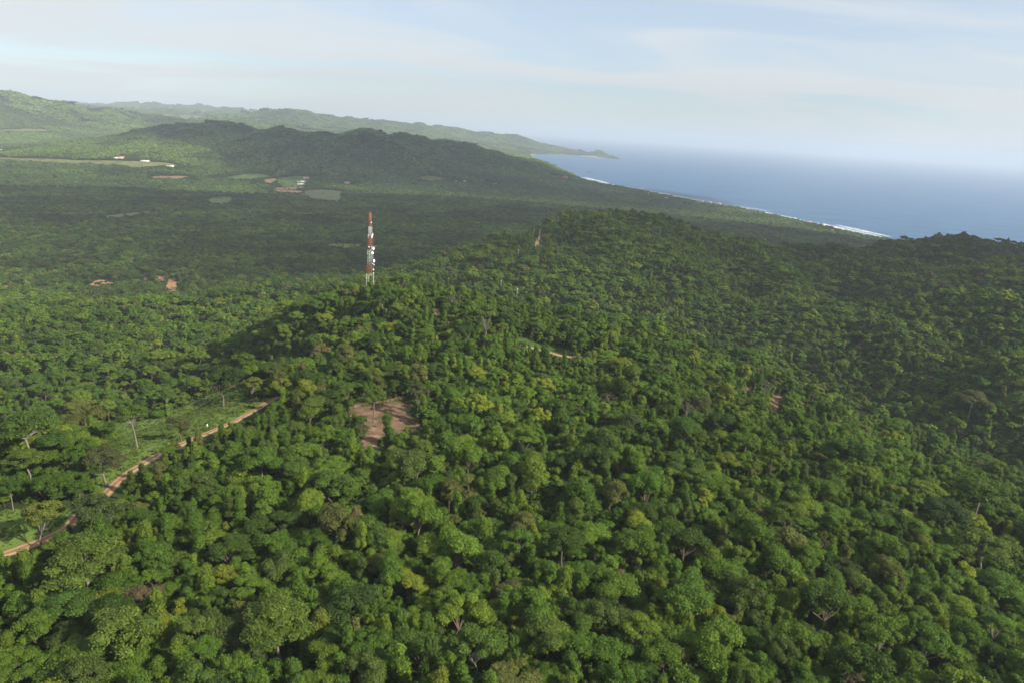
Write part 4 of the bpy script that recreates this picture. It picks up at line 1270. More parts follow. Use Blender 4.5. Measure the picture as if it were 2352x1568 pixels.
# undergrowth fills the gaps between the near trees
nu = 24000
ua = np.radians(rg.uniform(-52, 52, nu)); ur = np.sqrt(rg.uniform(80 ** 2, 520 ** 2, nu))
ux, uy = ur * np.sin(ua), ur * np.cos(ua)
uz = ground_z(ux, uy)
us = rg.uniform(0.2, 0.5, nu)
usx, usy, usd = project(ux, uy, uz + us * 2)
uok = ~in_open(ux, uy) & ~blocks(usx, usy, us * 4.0 * FPX / usd, us * 4.5 * FPX / usd, ur)
for path, half in ROADS:
    for j in range(0, len(path), 2):
        uok &= (ux - path[j, 0]) ** 2 + (uy - path[j, 1]) ** 2 > (half + 1.8) ** 2
ux, uy, uz, us = ux[uok], uy[uok], uz[uok], us[uok]
_, ut = tints_for(ux, uy, len(ux), rg)
scatter('undergrowth', C_FAR, np.stack([ux, uy, uz], -1), 9 + rg.integers(0, 3, len(ux)), np.stack([us, us, us * rg.uniform(0.6, 1.0, len(us))], -1),
        np.stack([us * 0, us * 0, rg.uniform(0, 6.28, len(us))], -1), ut * 0.9, 'low bushes and creepers filling gaps under the near trees')

# visibility along each bearing: ground and canopy hidden behind nearer ridges need no trees
VA = np.radians(np.linspace(-60, 60, 481)); VR = np.geomspace(60, 26000, 700)
va, vr = np.meshgrid(VA, VR)
vz = ground_z(vr * np.sin(va), vr * np.cos(va))
el = (vz + 4 - CAMZ) / vr
run = np.maximum.accumulate(el, 0)
def visible(x, y, top, margin):
    r = np.hypot(x, y); a = np.arctan2(x, y)
    i = np.clip(np.searchsorted(VR, r * 0.985) - 1, 0, len(VR) - 1)
    j = np.clip(((a - VA[0]) / (VA[1] - VA[0])).round().astype(int), 0, len(VA) - 1)
    return (top + margin - CAMZ) / r > run[i, j]

def band(r0, r1, step, half_deg, jit=0.42):
    n = int(r1 * 2.2 / step)
    gx, gy = np.meshgrid((np.arange(n) - n / 2) * step, np.arange(int(r1 / step) + 2) * step)
    gx = gx + (np.arange(gx.shape[0])[:, None] % 2) * step * 0.5
    x = (gx + rg.uniform(-jit, jit, gx.shape) * step).ravel(); y = (gy + rg.uniform(-jit, jit, gy.shape) * step).ravel()
    r = np.hypot(x, y); a = np.degrees(np.arctan2(x, y))
    m_ = (r > r0) & (r <= r1) & (np.abs(a) < half_deg)
    return x[m_], y[m_]

def sift(x, y, hgt, shore):
    z = ground_z(x, y)
    px_, py_, dp_ = project(x, y, z)
    m_ = (px_ > -120) & (px_ < W + 120) & (z > 2.5)
    x, y, z = x[m_], y[m_], z[m_]
    m_ = (coast_sd(x, y) > shore) & (z > 2.5) & visible(x, y, z + hgt, 10)
    m_ &= ~in_open(x, y)
    x, y, z = x[m_], y[m_], z[m_]
    px_, py_, dp_ = project(x, y, z + hgt * 0.6)
    k_ = FPX / dp_
    m_ = ~blocks(px_, py_, 3.4 * k_, hgt * 0.5 * k_, np.hypot(x, y)) & (px_ > -120) & (px_ < W + 120)
    return x[m_], y[m_], z[m_]

for nm, r0, r1, st, col_, lab in (('forest_slope', NEAR_R, 1150, 4.7, C_FAR, 'dense green forest on the hills and valley behind the ridge'),
                                  ('forest_plain', 1150, 2700, 6.6, C_FAR, 'dense dark forest across the plain towards the sea')):
    x, y = band(r0, r1, st, 45)
    x, y, z = sift(x, y, 9.0, 38)
    n = len(x)
    R = np.clip(np.exp(rg.normal(math.log(2.9 if r0 < 1000 else 3.7), 0.42, n)), 1.7, 9.5)
    flat = sstep(75, 45, z)
    pk = rg.random(n)
    kd_i = np.where(pk < 0.46 - 0.15 * flat, 0, np.where(pk < 0.66 + 0.12 * flat, 1, np.where(pk < 0.80, 3, np.where(pk < 0.90, 4, np.where(pk < 0.985, 2, 5)))))
    nomr = np.where(kd_i == 2, 2.6, 4.0)
    R = np.where(kd_i == 2, np.minimum(R, 2.8), R)
    s_ = R / nomr
    _, tt_ = tints_for(x, y, n, rg)
    if r0 > 1000:
        tt_ = tt_ * np.clip(0.78 + 1.1 * (fbm(x / 260.0, y / 260.0, 3, 91) - 0.45) + 1.0 * (fbm(x / 60.0, y / 60.0, 3, 97) - 0.45), 0.42, 1.5)[:, None]
        big = rg.random(n) < 0.05
        R = np.where(big, R * 1.7, R); tt_[big] *= 0.62
    s_ = R / nomr
    scl = np.stack([s_, s_ * rg.uniform(0.85, 1.15, n), np.clip(s_, 0.5, 1.55) * rg.uniform(0.75, 1.15, n)], -1)
    rot = np.stack([np.zeros(n), np.zeros(n), rg.uniform(0, 6.283, n)], -1)
    scatter(nm, col_, np.stack([x, y, z], -1), kd_i * 3 + rg.integers(0, 3, n), scl, rot, tt_, lab)
    print(nm, n)

# beyond that, patches of crowns
def patch(seed, rad, count, bigness):
    pr = np.random.default_rng(seed)
    V = []; T = []; C = []; n = 0
    sv, sf = SPH1
    for i in range(count):
        rho = rad * math.sqrt(pr.random()); th = pr.uniform(0, 6.283)
        R = np.clip(math.exp(pr.normal(math.log(4.3), 0.38)), 2.2, 10) * bigness
        hgt = pr.uniform(4.5, 8.5) * (1 if R < 6 else 1.15)
        v = sv * (1 + 0.30 * (pr.random((len(sv), 1)) - 0.5)) * np.array([R, R * pr.uniform(0.85, 1.15), R * 0.62]) + np.array([rho * math.cos(th), rho * math.sin(th), hgt - R * 0.25])
        tint = TINTS[pr.choice(len(TINTS), p=TP / TP.sum())] / TINTS[0] * pr.uniform(0.55, 1.3)
        cv = tint[None] * pr.uniform(0.8, 1.2, (len(v), 1))
        V.append(v); T.append(sf + n); C.append(cv); n += len(v)
    me = mesh_np('patch', np.concatenate(V), None, np.concatenate(T), [M_LEAF])
    C_ = np.concatenate(C)
    ca = me.attributes.new('leafv', 'FLOAT_COLOR', 'POINT')
    ca.data.foreach_set('color', np.column_stack([C_, np.ones(len(C_))]).astype(np.float32).ravel())
    return me
EXCL = []
C_PATCH = proto_collection('forest_patch', [patch(900 + i, 44, 105, 1.0) for i in range(6)])
for nm, r0, r1, st, sc_, lab in (('forest_far', 2700, 6200, 58.0, 1.0, 'hazy dark forest over the far plain and the long ridge'),
                                 ('forest_distant', 6200, 15500, 105.0, 1.7, 'pale hazy forest on the distant hills and headland')):
    x, y = band(r0, r1, st, 45, 0.35)
    z = ground_z(x, y)
    m_ = (coast_sd(x, y) > 48 * sc_ * 0.9) & (z > 2.5) & visible(x, y, z + 12, 25)
    for pl in OPEN:
        c0 = pl.mean(0); ext = np.abs(pl - c0).max() + 90
        nearp = (np.abs(x - c0[0]) < ext) & (np.abs(y - c0[1]) < ext)
        if nearp.any():
            sub = np.where(nearp)[0]
            bad = np.zeros(len(sub), bool)
            for ang in np.arange(0, 6.28, 0.8):
                for f in (0.0, 0.55, 1.0):
                    bad |= inside(pl, x[sub] + 40 * sc_ * f * math.cos(ang), y[sub] + 40 * sc_ * f * math.sin(ang))
            m_[sub] &= ~bad
            EXCL.extend([(x[k], y[k], 46 * sc_) for k in sub[bad]])
    x, y, z = x[m_], y[m_], z[m_]
    e = 25.0
    gx = (ground_z(x + e, y) - ground_z(x - e, y)) / (2 * e); gy = (ground_z(x, y + e) - ground_z(x, y - e)) / (2 * e)
    n = len(x)
    rot = np.zeros((n, 3))
    for i in range(n):
        q = Vector((-gx[i], -gy[i], 1)).to_track_quat('Z', 'Y') @ Euler((0, 0, rg.uniform(0, 6.283))).to_quaternion()
        rot[i] = q.to_euler()
    tt_ = TINTS[0][None] * np.array([1.16, 1.10, 0.9]) * np.clip(0.80 + 1.3 * (fbm(x / 500.0, y / 500.0, 3, 19) - 0.45) + 0.9 * (fbm(x / 120.0, y / 120.0, 2, 29) - 0.45), 0.45, 1.5)[:, None] * rg.uniform(0.92, 1.08, (n, 1))
    scl = np.full((n, 3), sc_) * np.stack([np.ones(n), np.ones(n), rg.uniform(0.8, 1.15, n)], -1)
    scatter(nm, C_PATCH, np.stack([x, y, z], -1), rg.integers(0, 6, n), scl, rot, tt_, lab)
    print(nm, n)

# single trees in the hedges and margins round fields and houses out there
fx, fy = [], []
for ex, ey, er in EXCL:
    k = int(er * er * 3.14 / 55)
    a_ = rg.uniform(0, 6.283, k); r_ = er * np.sqrt(rg.random(k))
    fx.append(ex + r_ * np.cos(a_)); fy.append(ey + r_ * np.sin(a_))
fx, fy = np.concatenate(fx), np.concatenate(fy)
fx, fy, fz = sift(fx, fy, 6.0, 30)
ix, iy = [], []
for pl in OPEN[FIELD0 - 4:FIELD1]:
    lo, hi = pl.min(0), pl.max(0)
    k = int(np.clip((hi - lo).prod() / 900.0, 6, 60))
    qx, qy = rg.uniform(lo[0], hi[0], k), rg.uniform(lo[1], hi[1], k)
    m_ = inside(pl, qx, qy) & (fbm(qx / 40.0, qy / 40.0, 2, 15) > 0.5)
    ix.append(qx[m_]); iy.append(qy[m_])
    e_ = pl[rg.random(len(pl)) < 0.55] + rg.normal(size=(1, 2)) * 1.5     # hedge along the edge
    ix.append(e_[:, 0]); iy.append(e_[:, 1])
ix, iy = np.concatenate(ix), np.concatenate(iy)
n_in = len(ix)
fx, fy, fz = np.concatenate([fx, ix]), np.concatenate([fy, iy]), np.concatenate([fz, ground_z(ix, iy)])
n = len(fx)
R = np.clip(np.exp(rg.normal(math.log(4.3), 0.35, n)), 2.0, 9.0); R[n - n_in:] *= 0.6; s_ = R / 4.0
_, tt_ = tints_for(fx, fy, n, rg)
scatter('forest_margin', C_FAR, np.stack([fx, fy, fz], -1), np.where(rg.random(n) < 0.5, 0, 3) + rg.integers(0, 3, n), np.stack([s_, s_, np.clip(s_, 0.5, 1.2) * rg.uniform(0.6, 1.0, n)], -1), np.stack([s_ * 0, s_ * 0, rg.uniform(0, 6.28, n)], -1), tt_ * 0.8, 'scattered trees and hedges round the far fields and houses')
print('margin', n)

# grass tufts and small bushes on the clearings
gx_, gy_ = [], []
for pl in OPEN[:9]:
    lo, hi = pl.min(0), pl.max(0)
    k = int((hi[0] - lo[0] + 6) * (hi[1] - lo[1] + 6) * 0.9)
    lo = lo - 3; hi = hi + 3
    first3 = any(pl is o for o in OPEN[:2])
    qx, qy = rg.uniform(lo[0], hi[0], k), rg.uniform(lo[1], hi[1], k)
    if first3:
        m_ = inside(pl, qx, qy)
    else:
        cp = pl.mean(0)
        m_ = ~inside(cp + (pl - cp) * 0.80, qx, qy) & inside(cp + (pl - cp) * 1.2, qx, qy) | (rg.random(k) < 0.06)
    for path, half in ROADS:
        for j in range(0, len(path), 2):
            m_ &= (qx - path[j, 0]) ** 2 + (qy - path[j, 1]) ** 2 > (half + 0.5) ** 2
    m_ &= fbm(qx / 5.0, qy / 5.0, 3, 61) > (0.34 if first3 else 0.46)
    gx_.append(qx[m_]); gy_.append(qy[m_])
gx_, gy_ = np.concatenate(gx_), np.concatenate(gy_)
n = len(gx_)
gs = np.where(rg.random(n) < 0.04, rg.uniform(0.18, 0.34, n), rg.uniform(0.06, 0.15, n))
gt = np.array([(0.095, 0.155, 0.030)]) * rg.uniform(0.8, 1.25, (n, 1)) * np.stack([rg.uniform(0.9, 1.35, n), np.ones(n), np.ones(n)], -1)
scatter('grass', C_FAR, np.stack([gx_, gy_, ground_z(gx_, gy_)], -1), 9 + rg.integers(0, 3, n), np.stack([gs, gs, gs * 0.6], -1), np.stack([gs * 0, gs * 0, rg.uniform(0, 6.28, n)], -1), gt, 'rough green grass and low weeds in the roadside clearings')
print('tufts', n)
# ---------------------------------------------------------------- lattice tower
M_WHITEP = plain('white_steel_paint', (0.74, 0.72, 0.68), 0.5, 0.10, 0.6, 0.4)
M_REDP = plain('red_steel_paint', (0.50, 0.105, 0.045), 0.5, 0.18, 0.6, 0.4)
M_DISH = plain('dish_white', (0.80, 0.80, 0.80), 0.4, 0.05, 1.0, 0.4)
M_GALV = plain('galvanised_steel', (0.38, 0.39, 0.40), 0.45, 0.15, 2.0, 0.5)

def lattice(root, base_w, top_w, height, bands, leg_r, brace_r, panel):
    """square lattice mast in painted sections: posts in each section, bracing as its sub-part"""
    def half(z): return (base_w + (top_w - base_w) * z / height) / 2
    cor = [(-1, -1), (1, -1), (1, 1), (-1, 1)]
    for z0, z1, red in bands:
        mt = M_REDP if red else M_WHITEP
        g = MB()
        for cx, cy_ in cor:
            g.tube([(cx * half(z0), cy_ * half(z0), z0), (cx * half(z1), cy_ * half(z1), z1)], leg_r * (1.3 - 0.6 * z0 / height), 6)
        sec = link('mast_section', g.mesh('mast_section', mt), root)
        sec['label'] = ('red' if red else 'white') + ' painted section'
        z = z0
        while z < z1 - 0.2:
            h0 = half(z); zn = min(z1, z + max(panel * h0 * 2, 0.8)); h1 = half(zn)
            br = MB()
            for i in range(4):
                a, b2 = cor[i], cor[(i + 1) % 4]
                br.tube([(a[0] * h0, a[1] * h0, z), (b2[0] * h1, b2[1] * h1, zn)], brace_r, 4, False)
                br.tube([(b2[0] * h0, b2[1] * h0, z), (a[0] * h1, a[1] * h1, zn)], brace_r, 4, False)
                br.tube([(a[0] * h1, a[1] * h1, zn), (b2[0] * h1, b2[1] * h1, zn)], brace_r, 4, False)
            link('bracing', br.mesh('bracing', mt), sec)
            z = zn
    return half

TH = TWR_TOP - TWR[2]
tower = link('lattice_tower', None, None, TWR, math.radians(27) - math.atan2(TWR[0], TWR[1]), label='tall red and white lattice telecom tower with dishes on the forested hilltop', category='tower')
fr = lambda y: TH * (1 - (y - 95) / 1405.0 * (51.0 / TH))          # heights read off the mast
bands = [(0.0, fr(1260), False), (fr(1260), fr(1062), True), (fr(1062), fr(790), False), (fr(790), fr(540), True), (fr(540), fr(352), False), (fr(352), TH, True)]
half = lattice(tower, 4.3, 1.15, TH, bands, 0.075, 0.024, 0.75)
g = MB(); g.box(-2.6, 2.6, -2.6, 2.6, -2.0, 0.25)
link('footing', g.mesh('footing', plain('concrete', (0.36, 0.34, 0.31), 0.9)), tower)
g = MB()
for s in (-0.2, 0.2):
    g.tube([(s, -half(0) + 0.1, 0.3), (s, -half(TH) + 0.1, TH)], 0.03, 4)
for k in range(int(TH / 0.6)):
    z = 0.5 + k * 0.6; g.tube([(-0.2, -half(z) + 0.1, z), (0.2, -half(z) + 0.1, z)], 0.02, 4, False)
link('ladder', g.mesh('ladder', M_GALV), tower)
g = MB(); g.tube([(-half(TH), -half(TH), TH), (-half(TH), -half(TH), TH + 2.2)], 0.035, 5)
link('lightning_rod', g.mesh('lightning_rod', M_GALV), tower)

def dish_mesh(r):
    """drum dish facing -Y: shallow bowl, rim and a domed cover"""
    g = MB(); n = 18; rings = [(0.25, 0.42), (0.7, 0.30), (1.0, 0.05), (1.0, -0.22), (0.75, -0.34), (0.35, -0.40)]
    v = []
    for rr_, y in rings:
        for k in range(n):
            a = k / n * 2 * math.pi; v.append((rr_ * r * math.cos(a), y * r, rr_ * r * math.sin(a)))
    q = [(i * n + k, i * n + (k + 1) % n, (i + 1) * n + (k + 1) % n, (i + 1) * n + k) for i in range(len(rings) - 1) for k in range(n)]
    v += [(0, 0.44 * r, 0), (0, -0.42 * r, 0)]; c0 = len(v) - 2
    t = [(c0, (k + 1) % n, k) for k in range(n)] + [(c0 + 1, (len(rings) - 1) * n + k, (len(rings) - 1) * n + (k + 1) % n) for k in range(n)]
    g.add(v, q, t)
    return g
def dish(side, u, z, r, face):
    """side: which face of the mast carries it; u: along that face (-1..1)"""
    h = half(z) + r * 0.45 + 0.12
    pos = {'front': (u * half(z), -h, z), 'right': (h, u * half(z), z), 'left': (-h, u * half(z), z)}[side]
    d = link('microwave_dish', dish_mesh(r).mesh('microwave_dish', M_DISH, True), tower, pos)
    d.rotation_euler = (0, 0, math.radians(face))
    m_ = MB(); m_.tube([(0, 0.4 * r, 0), (0, 0.4 * r + 0.5, 0)], 0.06, 6); m_.tube([(0, 0.4 * r + 0.35, -0.5), (0, 0.4 * r + 0.35, 0.5)], 0.05, 6)
    link('dish_mount', m_.mesh('dish_mount', M_GALV), d)
for a in [('right', -0.8, fr(500), 0.60, 20), ('right', -0.9, fr(765), 1.15, 35), ('front', 0.55, fr(845), 0.95, 0), ('right', -0.9, fr(1000), 1.15, 30), ('right', -1.3, fr(1072), 0.5, 40),
          ('front', 0.9, fr(1165), 0.52, 10), ('front', 0.9, fr(1235), 0.40, 5), ('front', 0.7, fr(1050), 0.36, 0), ('front', 0.45, fr(735), 0.36, 0), ('front', 0.45, fr(765), 0.32, 0), ('front', 0.3, fr(272), 0.36, 0),
          ('left', -0.9, fr(730), 0.46, -30)]:
    dish(*a)
def panel(side, u, z, hgt):
    h = half(z) + 0.55
    pos = {'front': (u * half(z), -h, z), 'right': (h, u * half(z), z), 'left': (-h, u * half(z), z)}[side]
    g = MB(); g.box(-0.16, 0.16, -0.09, 0.09, -hgt / 2, hgt / 2)
    p_ = link('panel_antenna', g.mesh('panel_antenna', M_DISH), tower, pos)
    p_.rotation_euler = (0, 0, {'front': 0, 'right': math.pi / 2, 'left': -math.pi / 2}[side])
    m_ = MB(); m_.tube([(0, 0.1, -hgt / 2 - 0.2), (0, 0.1, hgt / 2 + 0.2)], 0.05, 6); m_.tube([(0, 0.1, 0.6), (0, 0.6, 0.6)], 0.04, 5); m_.tube([(0, 0.1, -0.6), (0, 0.6, -0.6)], 0.04, 5)
    link('antenna_pipe', m_.mesh('antenna_pipe', M_GALV), p_)
panel('left', 0.0, fr(535), 2.7); panel('front', 0.1, fr(545), 2.7); panel('right', 0.4, fr(540), 2.7); panel('front', 0.9, fr(540), 2.4)

# the small mast near the shore
q = hit(1488, 453)
mast = link('radio_mast', None, None, q, 0.3, label='distant thin red and white mast standing near the shore', category='mast')
MHT = 18.5 * math.hypot(q[0], q[1]) / FPX
lattice(mast, 2.6, 1.2, MHT, [(0, MHT * 0.2, False), (MHT * 0.2, MHT * 0.4, True), (MHT * 0.4, MHT * 0.6, False), (MHT * 0.6, MHT * 0.8, True), (MHT * 0.8, MHT, False)], 0.22, 0.10, 0.8)

# ---------------------------------------------------------------- utility poles on the middle hill
M_POLE = plain('pale_concrete_pole', (0.52, 0.50, 0.46), 0.8, 0.1)
for (px, py, txt), q in zip(POLES, POLE_Q):
    root = link('utility_pole', None, None, q, 0.4, label='pale utility pole ' + txt, category='pole', group='utility poles on the middle hill')
    g = MB(); g.tube([(0, 0, -1), (0, 0, 5), (0, 0, 11.5)], [0.22, 0.19, 0.13], 8)
    link('pole', g.mesh('pole', M_POLE), root)
    g = MB(); g.box(-1.1, 1.1, -0.08, 0.08, 10.7, 10.9)
    arm = link('cross_arm', g.mesh('cross_arm', M_GALV), root)
    for s in (-0.95, 0.0, 0.95):
        g = MB(); g.tube([(s, 0, 10.9), (s, 0, 11.05), (s, 0, 11.2)], [0.04, 0.09, 0.03], 6)
        link('insulator', g.mesh('insulator', M_DISH), arm)

# ---------------------------------------------------------------- houses
M_WALLW = plain('white_render_wall', (0.74, 0.72, 0.68), 0.8, 0.10, 0.3)
M_WALLC = plain('cream_render_wall', (0.68, 0.58, 0.46), 0.8, 0.10, 0.3)
ROOFS = {'white': plain('white_sheet_roof', (0.78, 0.78, 0.76), 0.45, 0.12, 0.2), 'grey': plain('grey_sheet_roof', (0.55, 0.54, 0.50), 0.5, 0.15, 0.2),
         'red': plain('red_tile_roof', (0.46, 0.16, 0.09), 0.8, 0.25, 0.3), 'orange': plain('orange_tile_roof', (0.55, 0.20, 0.085), 0.8, 0.2, 0.3),
         'pink': plain('faded_pink_roof', (0.50, 0.30, 0.24), 0.8, 0.2, 0.3), 'thatch': plain('palm_thatch_roof', (0.50, 0.34, 0.19), 0.95, 0.25, 0.5)}
M_GLASS, nt, b = mat('window_glass')
b.inputs['Base Color'].default_value = (0.03, 0.045, 0.055, 1); b.inputs['Roughness'].default_value = 0.08
M_FRAME = plain('window_frame', (0.60, 0.58, 0.54), 0.6)
M_DOOR = plain('timber_door', (0.16, 0.09, 0.05), 0.7)

def window(parent, x, y, z, w_, h_, rz=0.0):
    g = MB(); g.box(-w_ / 2 - 0.12, w_ / 2 + 0.12, -0.10, 0.02, -h_ / 2 - 0.12, h_ / 2 + 0.12)
    o = link('window', g.mesh('window', M_FRAME), parent, (x, y, z), rz)
    g = MB(); g.box(-w_ / 2, -0.06, -0.13, -0.103, -h_ / 2, h_ / 2)
    link('pane', g.mesh('pane', M_GLASS), o)
    g = MB(); g.box(0.06, w_ / 2, -0.13, -0.103, -h_ / 2, h_ / 2)
    link('pane', g.mesh('pane', M_GLASS), o)

for s in SITES:
    q, wd = s['q'], s['w']
    dp = wd * s.get('depth', 0.6)
    toward = -math.atan2(q[0], q[1])
    name = {'shed': 'farm_shed', 'gable': 'house', 'villa': 'villa', 'hotel': 'beach_hotel'}[s['kind']]
    root = link(name, None, None, (q[0], q[1], q[2] - 0.3), toward + s.get('rot', 0.0), label=s['label'], category={'shed': 'shed', 'gable': 'house', 'villa': 'house', 'hotel': 'building'}[s['kind']])
    if 'group' in s:
        root['group'] = s['group']
    if s['kind'] == 'hotel':
        st = s['storeys']; ht = st * 3.6
        wall_m = M_WALLC if s.get('cream') else M_WALLW
        g = MB(); g.box(-wd / 2, wd / 2, -dp / 2, dp / 2, -3, ht)
        link('wall', g.mesh('wall', wall_m), root)
        g = MB(); g.box(-wd / 2 - 0.5, wd / 2 + 0.5, -dp / 2 - 0.5, dp / 2 + 0.5, ht + 0.003, ht + 0.6)
        rf = link('roof', g.mesh('roof', M_WALLW), root)
        g = MB(); g.box(wd * 0.1, wd * 0.3, -dp * 0.1, dp * 0.25, ht + 0.603, ht + 2.8)
        link('stair_head', g.mesh('stair_head', wall_m), rf)
        nb = max(3, int(wd / 5.5))
        for f in range(st):
            g = MB(); g.box(-wd / 2 + 0.3, wd / 2 - 0.3, -dp / 2 - 1.5, -dp / 2 - 0.003, f * 3.6 - 0.15, f * 3.6 + 0.15)
            bal = link('balcony', g.mesh('balcony', M_WALLW), root)
            g = MB(); g.box(-wd / 2 + 0.3, wd / 2 - 0.3, -dp / 2 - 1.45, -dp / 2 - 1.35, f * 3.6 + 0.153, f * 3.6 + 1.05)
            link('railing', g.mesh('railing', M_WALLW), bal)
            for k in range(nb):
                window(root, -wd / 2 + (k + 0.5) * wd / nb, -dp / 2 - 0.02, f * 3.6 + 1.7, min(3.0, wd / nb * 0.6), 2.3)
        continue
    ht = {'shed': 4.2, 'gable': 3.4, 'villa': 4.6}[s['kind']]
    if wd > 20 and s['kind'] != 'shed': ht += 1.6
    g = MB(); g.box(-wd / 2, wd / 2, -dp / 2, dp / 2, -3, ht)
    pitch = {'shed': 0.22, 'gable': 0.45, 'villa': 0.42}[s['kind']]
    rh = dp / 2 * pitch
    g.add([(-wd / 2, -dp / 2, ht), (-wd / 2, dp / 2, ht), (-wd / 2, 0, ht + rh - 0.05), (wd / 2, -dp / 2, ht), (wd / 2, dp / 2, ht), (wd / 2, 0, ht + rh - 0.05)], [], [(0, 2, 1), (3, 4, 5)])
    link('wall', g.mesh('wall', M_WALLC if s['kind'] == 'villa' else M_WALLW), root)
    o = 0.7; e = ht - o * pitch
    v = []
    for zz in (0.02, 0.22):
        v += [(-wd / 2 - o, -dp / 2 - o, e + zz), (wd / 2 + o, -dp / 2 - o, e + zz), (wd / 2 + o, 0, ht + rh + zz), (-wd / 2 - o, 0, ht + rh + zz), (-wd / 2 - o, dp / 2 + o, e + zz), (wd / 2 + o, dp / 2 + o, e + zz)]
    g = MB(); g.add(v, [(6, 7, 8, 9), (9, 8, 11, 10), (0, 3, 2, 1), (3, 4, 5, 2), (0, 1, 7, 6), (4, 10, 11, 5), (0, 6, 9, 3), (3, 9, 10, 4), (1, 2, 8, 7), (2, 5, 11, 8)])
    rf = link('roof', g.mesh('roof', ROOFS[s['roof']]), root)
    g = MB(); g.tube([(-wd / 2 - o, 0, ht + rh + 0.26), (wd / 2 + o, 0, ht + rh + 0.26)], 0.16, 6)
    link('ridge_cap', g.mesh('ridge_cap', ROOFS[s['roof']]), rf)
    if s['kind'] == 'villa':
        g = MB(); g.box(wd * 0.18, wd * 0.42, -dp / 2 - 5.0, -dp / 2 - 0.003, -3, ht * 0.8)
        link('wing', g.mesh('wing', M_WALLC), root)
        g = MB(); g.box(wd * 0.16, wd * 0.44, -dp / 2 - 5.4, -dp / 2 - 0.003, ht * 0.8 + 0.003, ht * 0.8 + 0.5)
        link('wing_roof', g.mesh('wing_roof', ROOFS['red']), root)
    g = MB(); g.box(-0.6, 0.6, -0.12, 0.02, 0, 2.2)
    dr = link('door', g.mesh('door', M_DOOR), root, (wd * 0.06, -dp / 2 - 0.02, 0.35))
    g = MB(); g.tube([(0.4, -0.2, 1.1), (0.4, -0.2, 1.35)], 0.04, 5); link('handle', g.mesh('handle', M_GALV), dr)
    nwin = max(2, int(wd / 6))
    for k in range(nwin):
        xx = -wd / 2 + (k + 0.5) * wd / nwin
        if abs(xx - wd * 0.06) < 1.6: continue
        window(root, xx, -dp / 2 - 0.02, 2.0, 1.4, 1.3)

# ---------------------------------------------------------------- boats, offshore rocks, white markers
M_HULL = plain('white_hull', (0.78, 0.78, 0.76), 0.4)
for (px, py), txt in (((1278, 361.6), 'left of three'), ((1290, 362.6), 'middle of three'), ((1297.5, 361.8), 'right of three')):
    q = at_z(px, py, 0.0)
    root = link('moored_boat', None, None, q, 0.5, label='white boat moored in the bay, ' + txt, category='boat', group='boats moored in the bay')
    L_ = 16.0
    st = [(-8, 0.6, 1.9), (-4, 2.3, 1.8), (1, 2.5, 1.9), (5, 1.6, 2.2), (8, 0.08, 2.7)]
    v = []
    for x_, hw, z_ in st:
        v += [(x_, -hw, z_), (x_, -hw * 0.55, -0.5), (x_, hw * 0.55, -0.5), (x_, hw, z_)]
    qd = [(i * 4 + k, i * 4 + k + 1, i * 4 + k + 5, i * 4 + k + 4) for i in range(4) for k in range(3)] + [(i * 4 + 3, i * 4, i * 4 + 4, i * 4 + 7) for i in range(4)] + [(0, 3, 2, 1)]
    g = MB(); g.add(v, qd); link('hull', g.mesh('hull', M_HULL), root)
    g = MB(); g.box(-4, 1.5, -1.4, 1.4, 1.85, 4.0); cb = link('cabin', g.mesh('cabin', M_HULL), root)
    g = MB(); g.box(1.503, 1.56, -1.1, 1.1, 2.7, 3.6); link('windscreen', g.mesh('windscreen', M_GLASS), cb)
    g = MB(); g.tube([(-1, 0, 4.0), (-1, 0, 9.5)], 0.09, 6); link('mast', g.mesh('mast', M_GALV), root)
M_ROCK = ground_mat('dark_rock', [(0.07,0.055,0.045),(0.13,0.10,0.08),(0.22,0.17,0.13)], 0.15, 1.0, 0.4)
def rock(px, py, rx, ry, rz, seed, label):
    q = at_z(px, py, 0.0)
    v, f = subdiv(*SPH2)
    k = 0.6 + 0.8 * fbm(v[:, 0] * 2 + seed + v[:, 2], v[:, 1] * 2 - v[:, 2], 3, seed)
    link('rock', mesh_np('rock', v * k[:, None] * np.array([rx, ry, rz]), None, f, [M_ROCK]), None, (q[0], q[1], 0), 0.3, label=label, category='rock')
rock(1352, 396, 22, 14, 6, 3, 'low dark rock awash off the cape, left of two')
rock(1358, 397, 14, 10, 4, 5, 'low dark rock awash off the cape, right of two')
rock(1312, 399, 26, 16, 9, 8, 'dark rocky point at the foot of the cape')
# pale fallen branches on the bare soil
for (px, py), L_, rz_, txt in (((862, 970), 7.5, 0.5, 'longer of two'), ((838, 988), 5.5, -0.3, 'shorter of two')):
    q = hit(px, py)
    g = MB(); g.tube([(-L_ / 2, 0, 0.25), (-L_ * 0.1, 0.3, 0.4), (L_ / 2, -0.2, 0.5)], [0.16, 0.12, 0.05], 7)
    root = link('fallen_branch', None, None, q, rz_, label='pale fallen branch lying on the bare soil clearing, ' + txt, category='branch')
    st_ = link('stem', g.mesh('stem', M_BARK), root)
    for k, (x_, dx2, dy2) in enumerate(((-0.1, 1.2, 1.4), (0.15, 1.3, -1.2), (0.3, 1.0, 0.9))):
        g = MB(); g.tube([(x_ * L_, 0.1, 0.4), (x_ * L_ + dx2 * 0.5, 0.1 + dy2 * 0.5, 0.7), (x_ * L_ + dx2, 0.1 + dy2, 0.6)], [0.07, 0.05, 0.02], 5)
        link('side_branch', g.mesh('side_branch', M_BARK), root)
q = hit(476, 979)
root = link('white_marker', None, None, q, 0.3, label='small white tapered marker in the grass beside the dirt road', category='marker')
g = MB(); g.tube([(0, 0, -0.2), (0, 0, 0.35), (0.03, 0, 0.9), (0.06, 0, 1.25)], [0.36, 0.36, 0.22, 0.12], 8); link('post', g.mesh('post', M_WALLW), root)
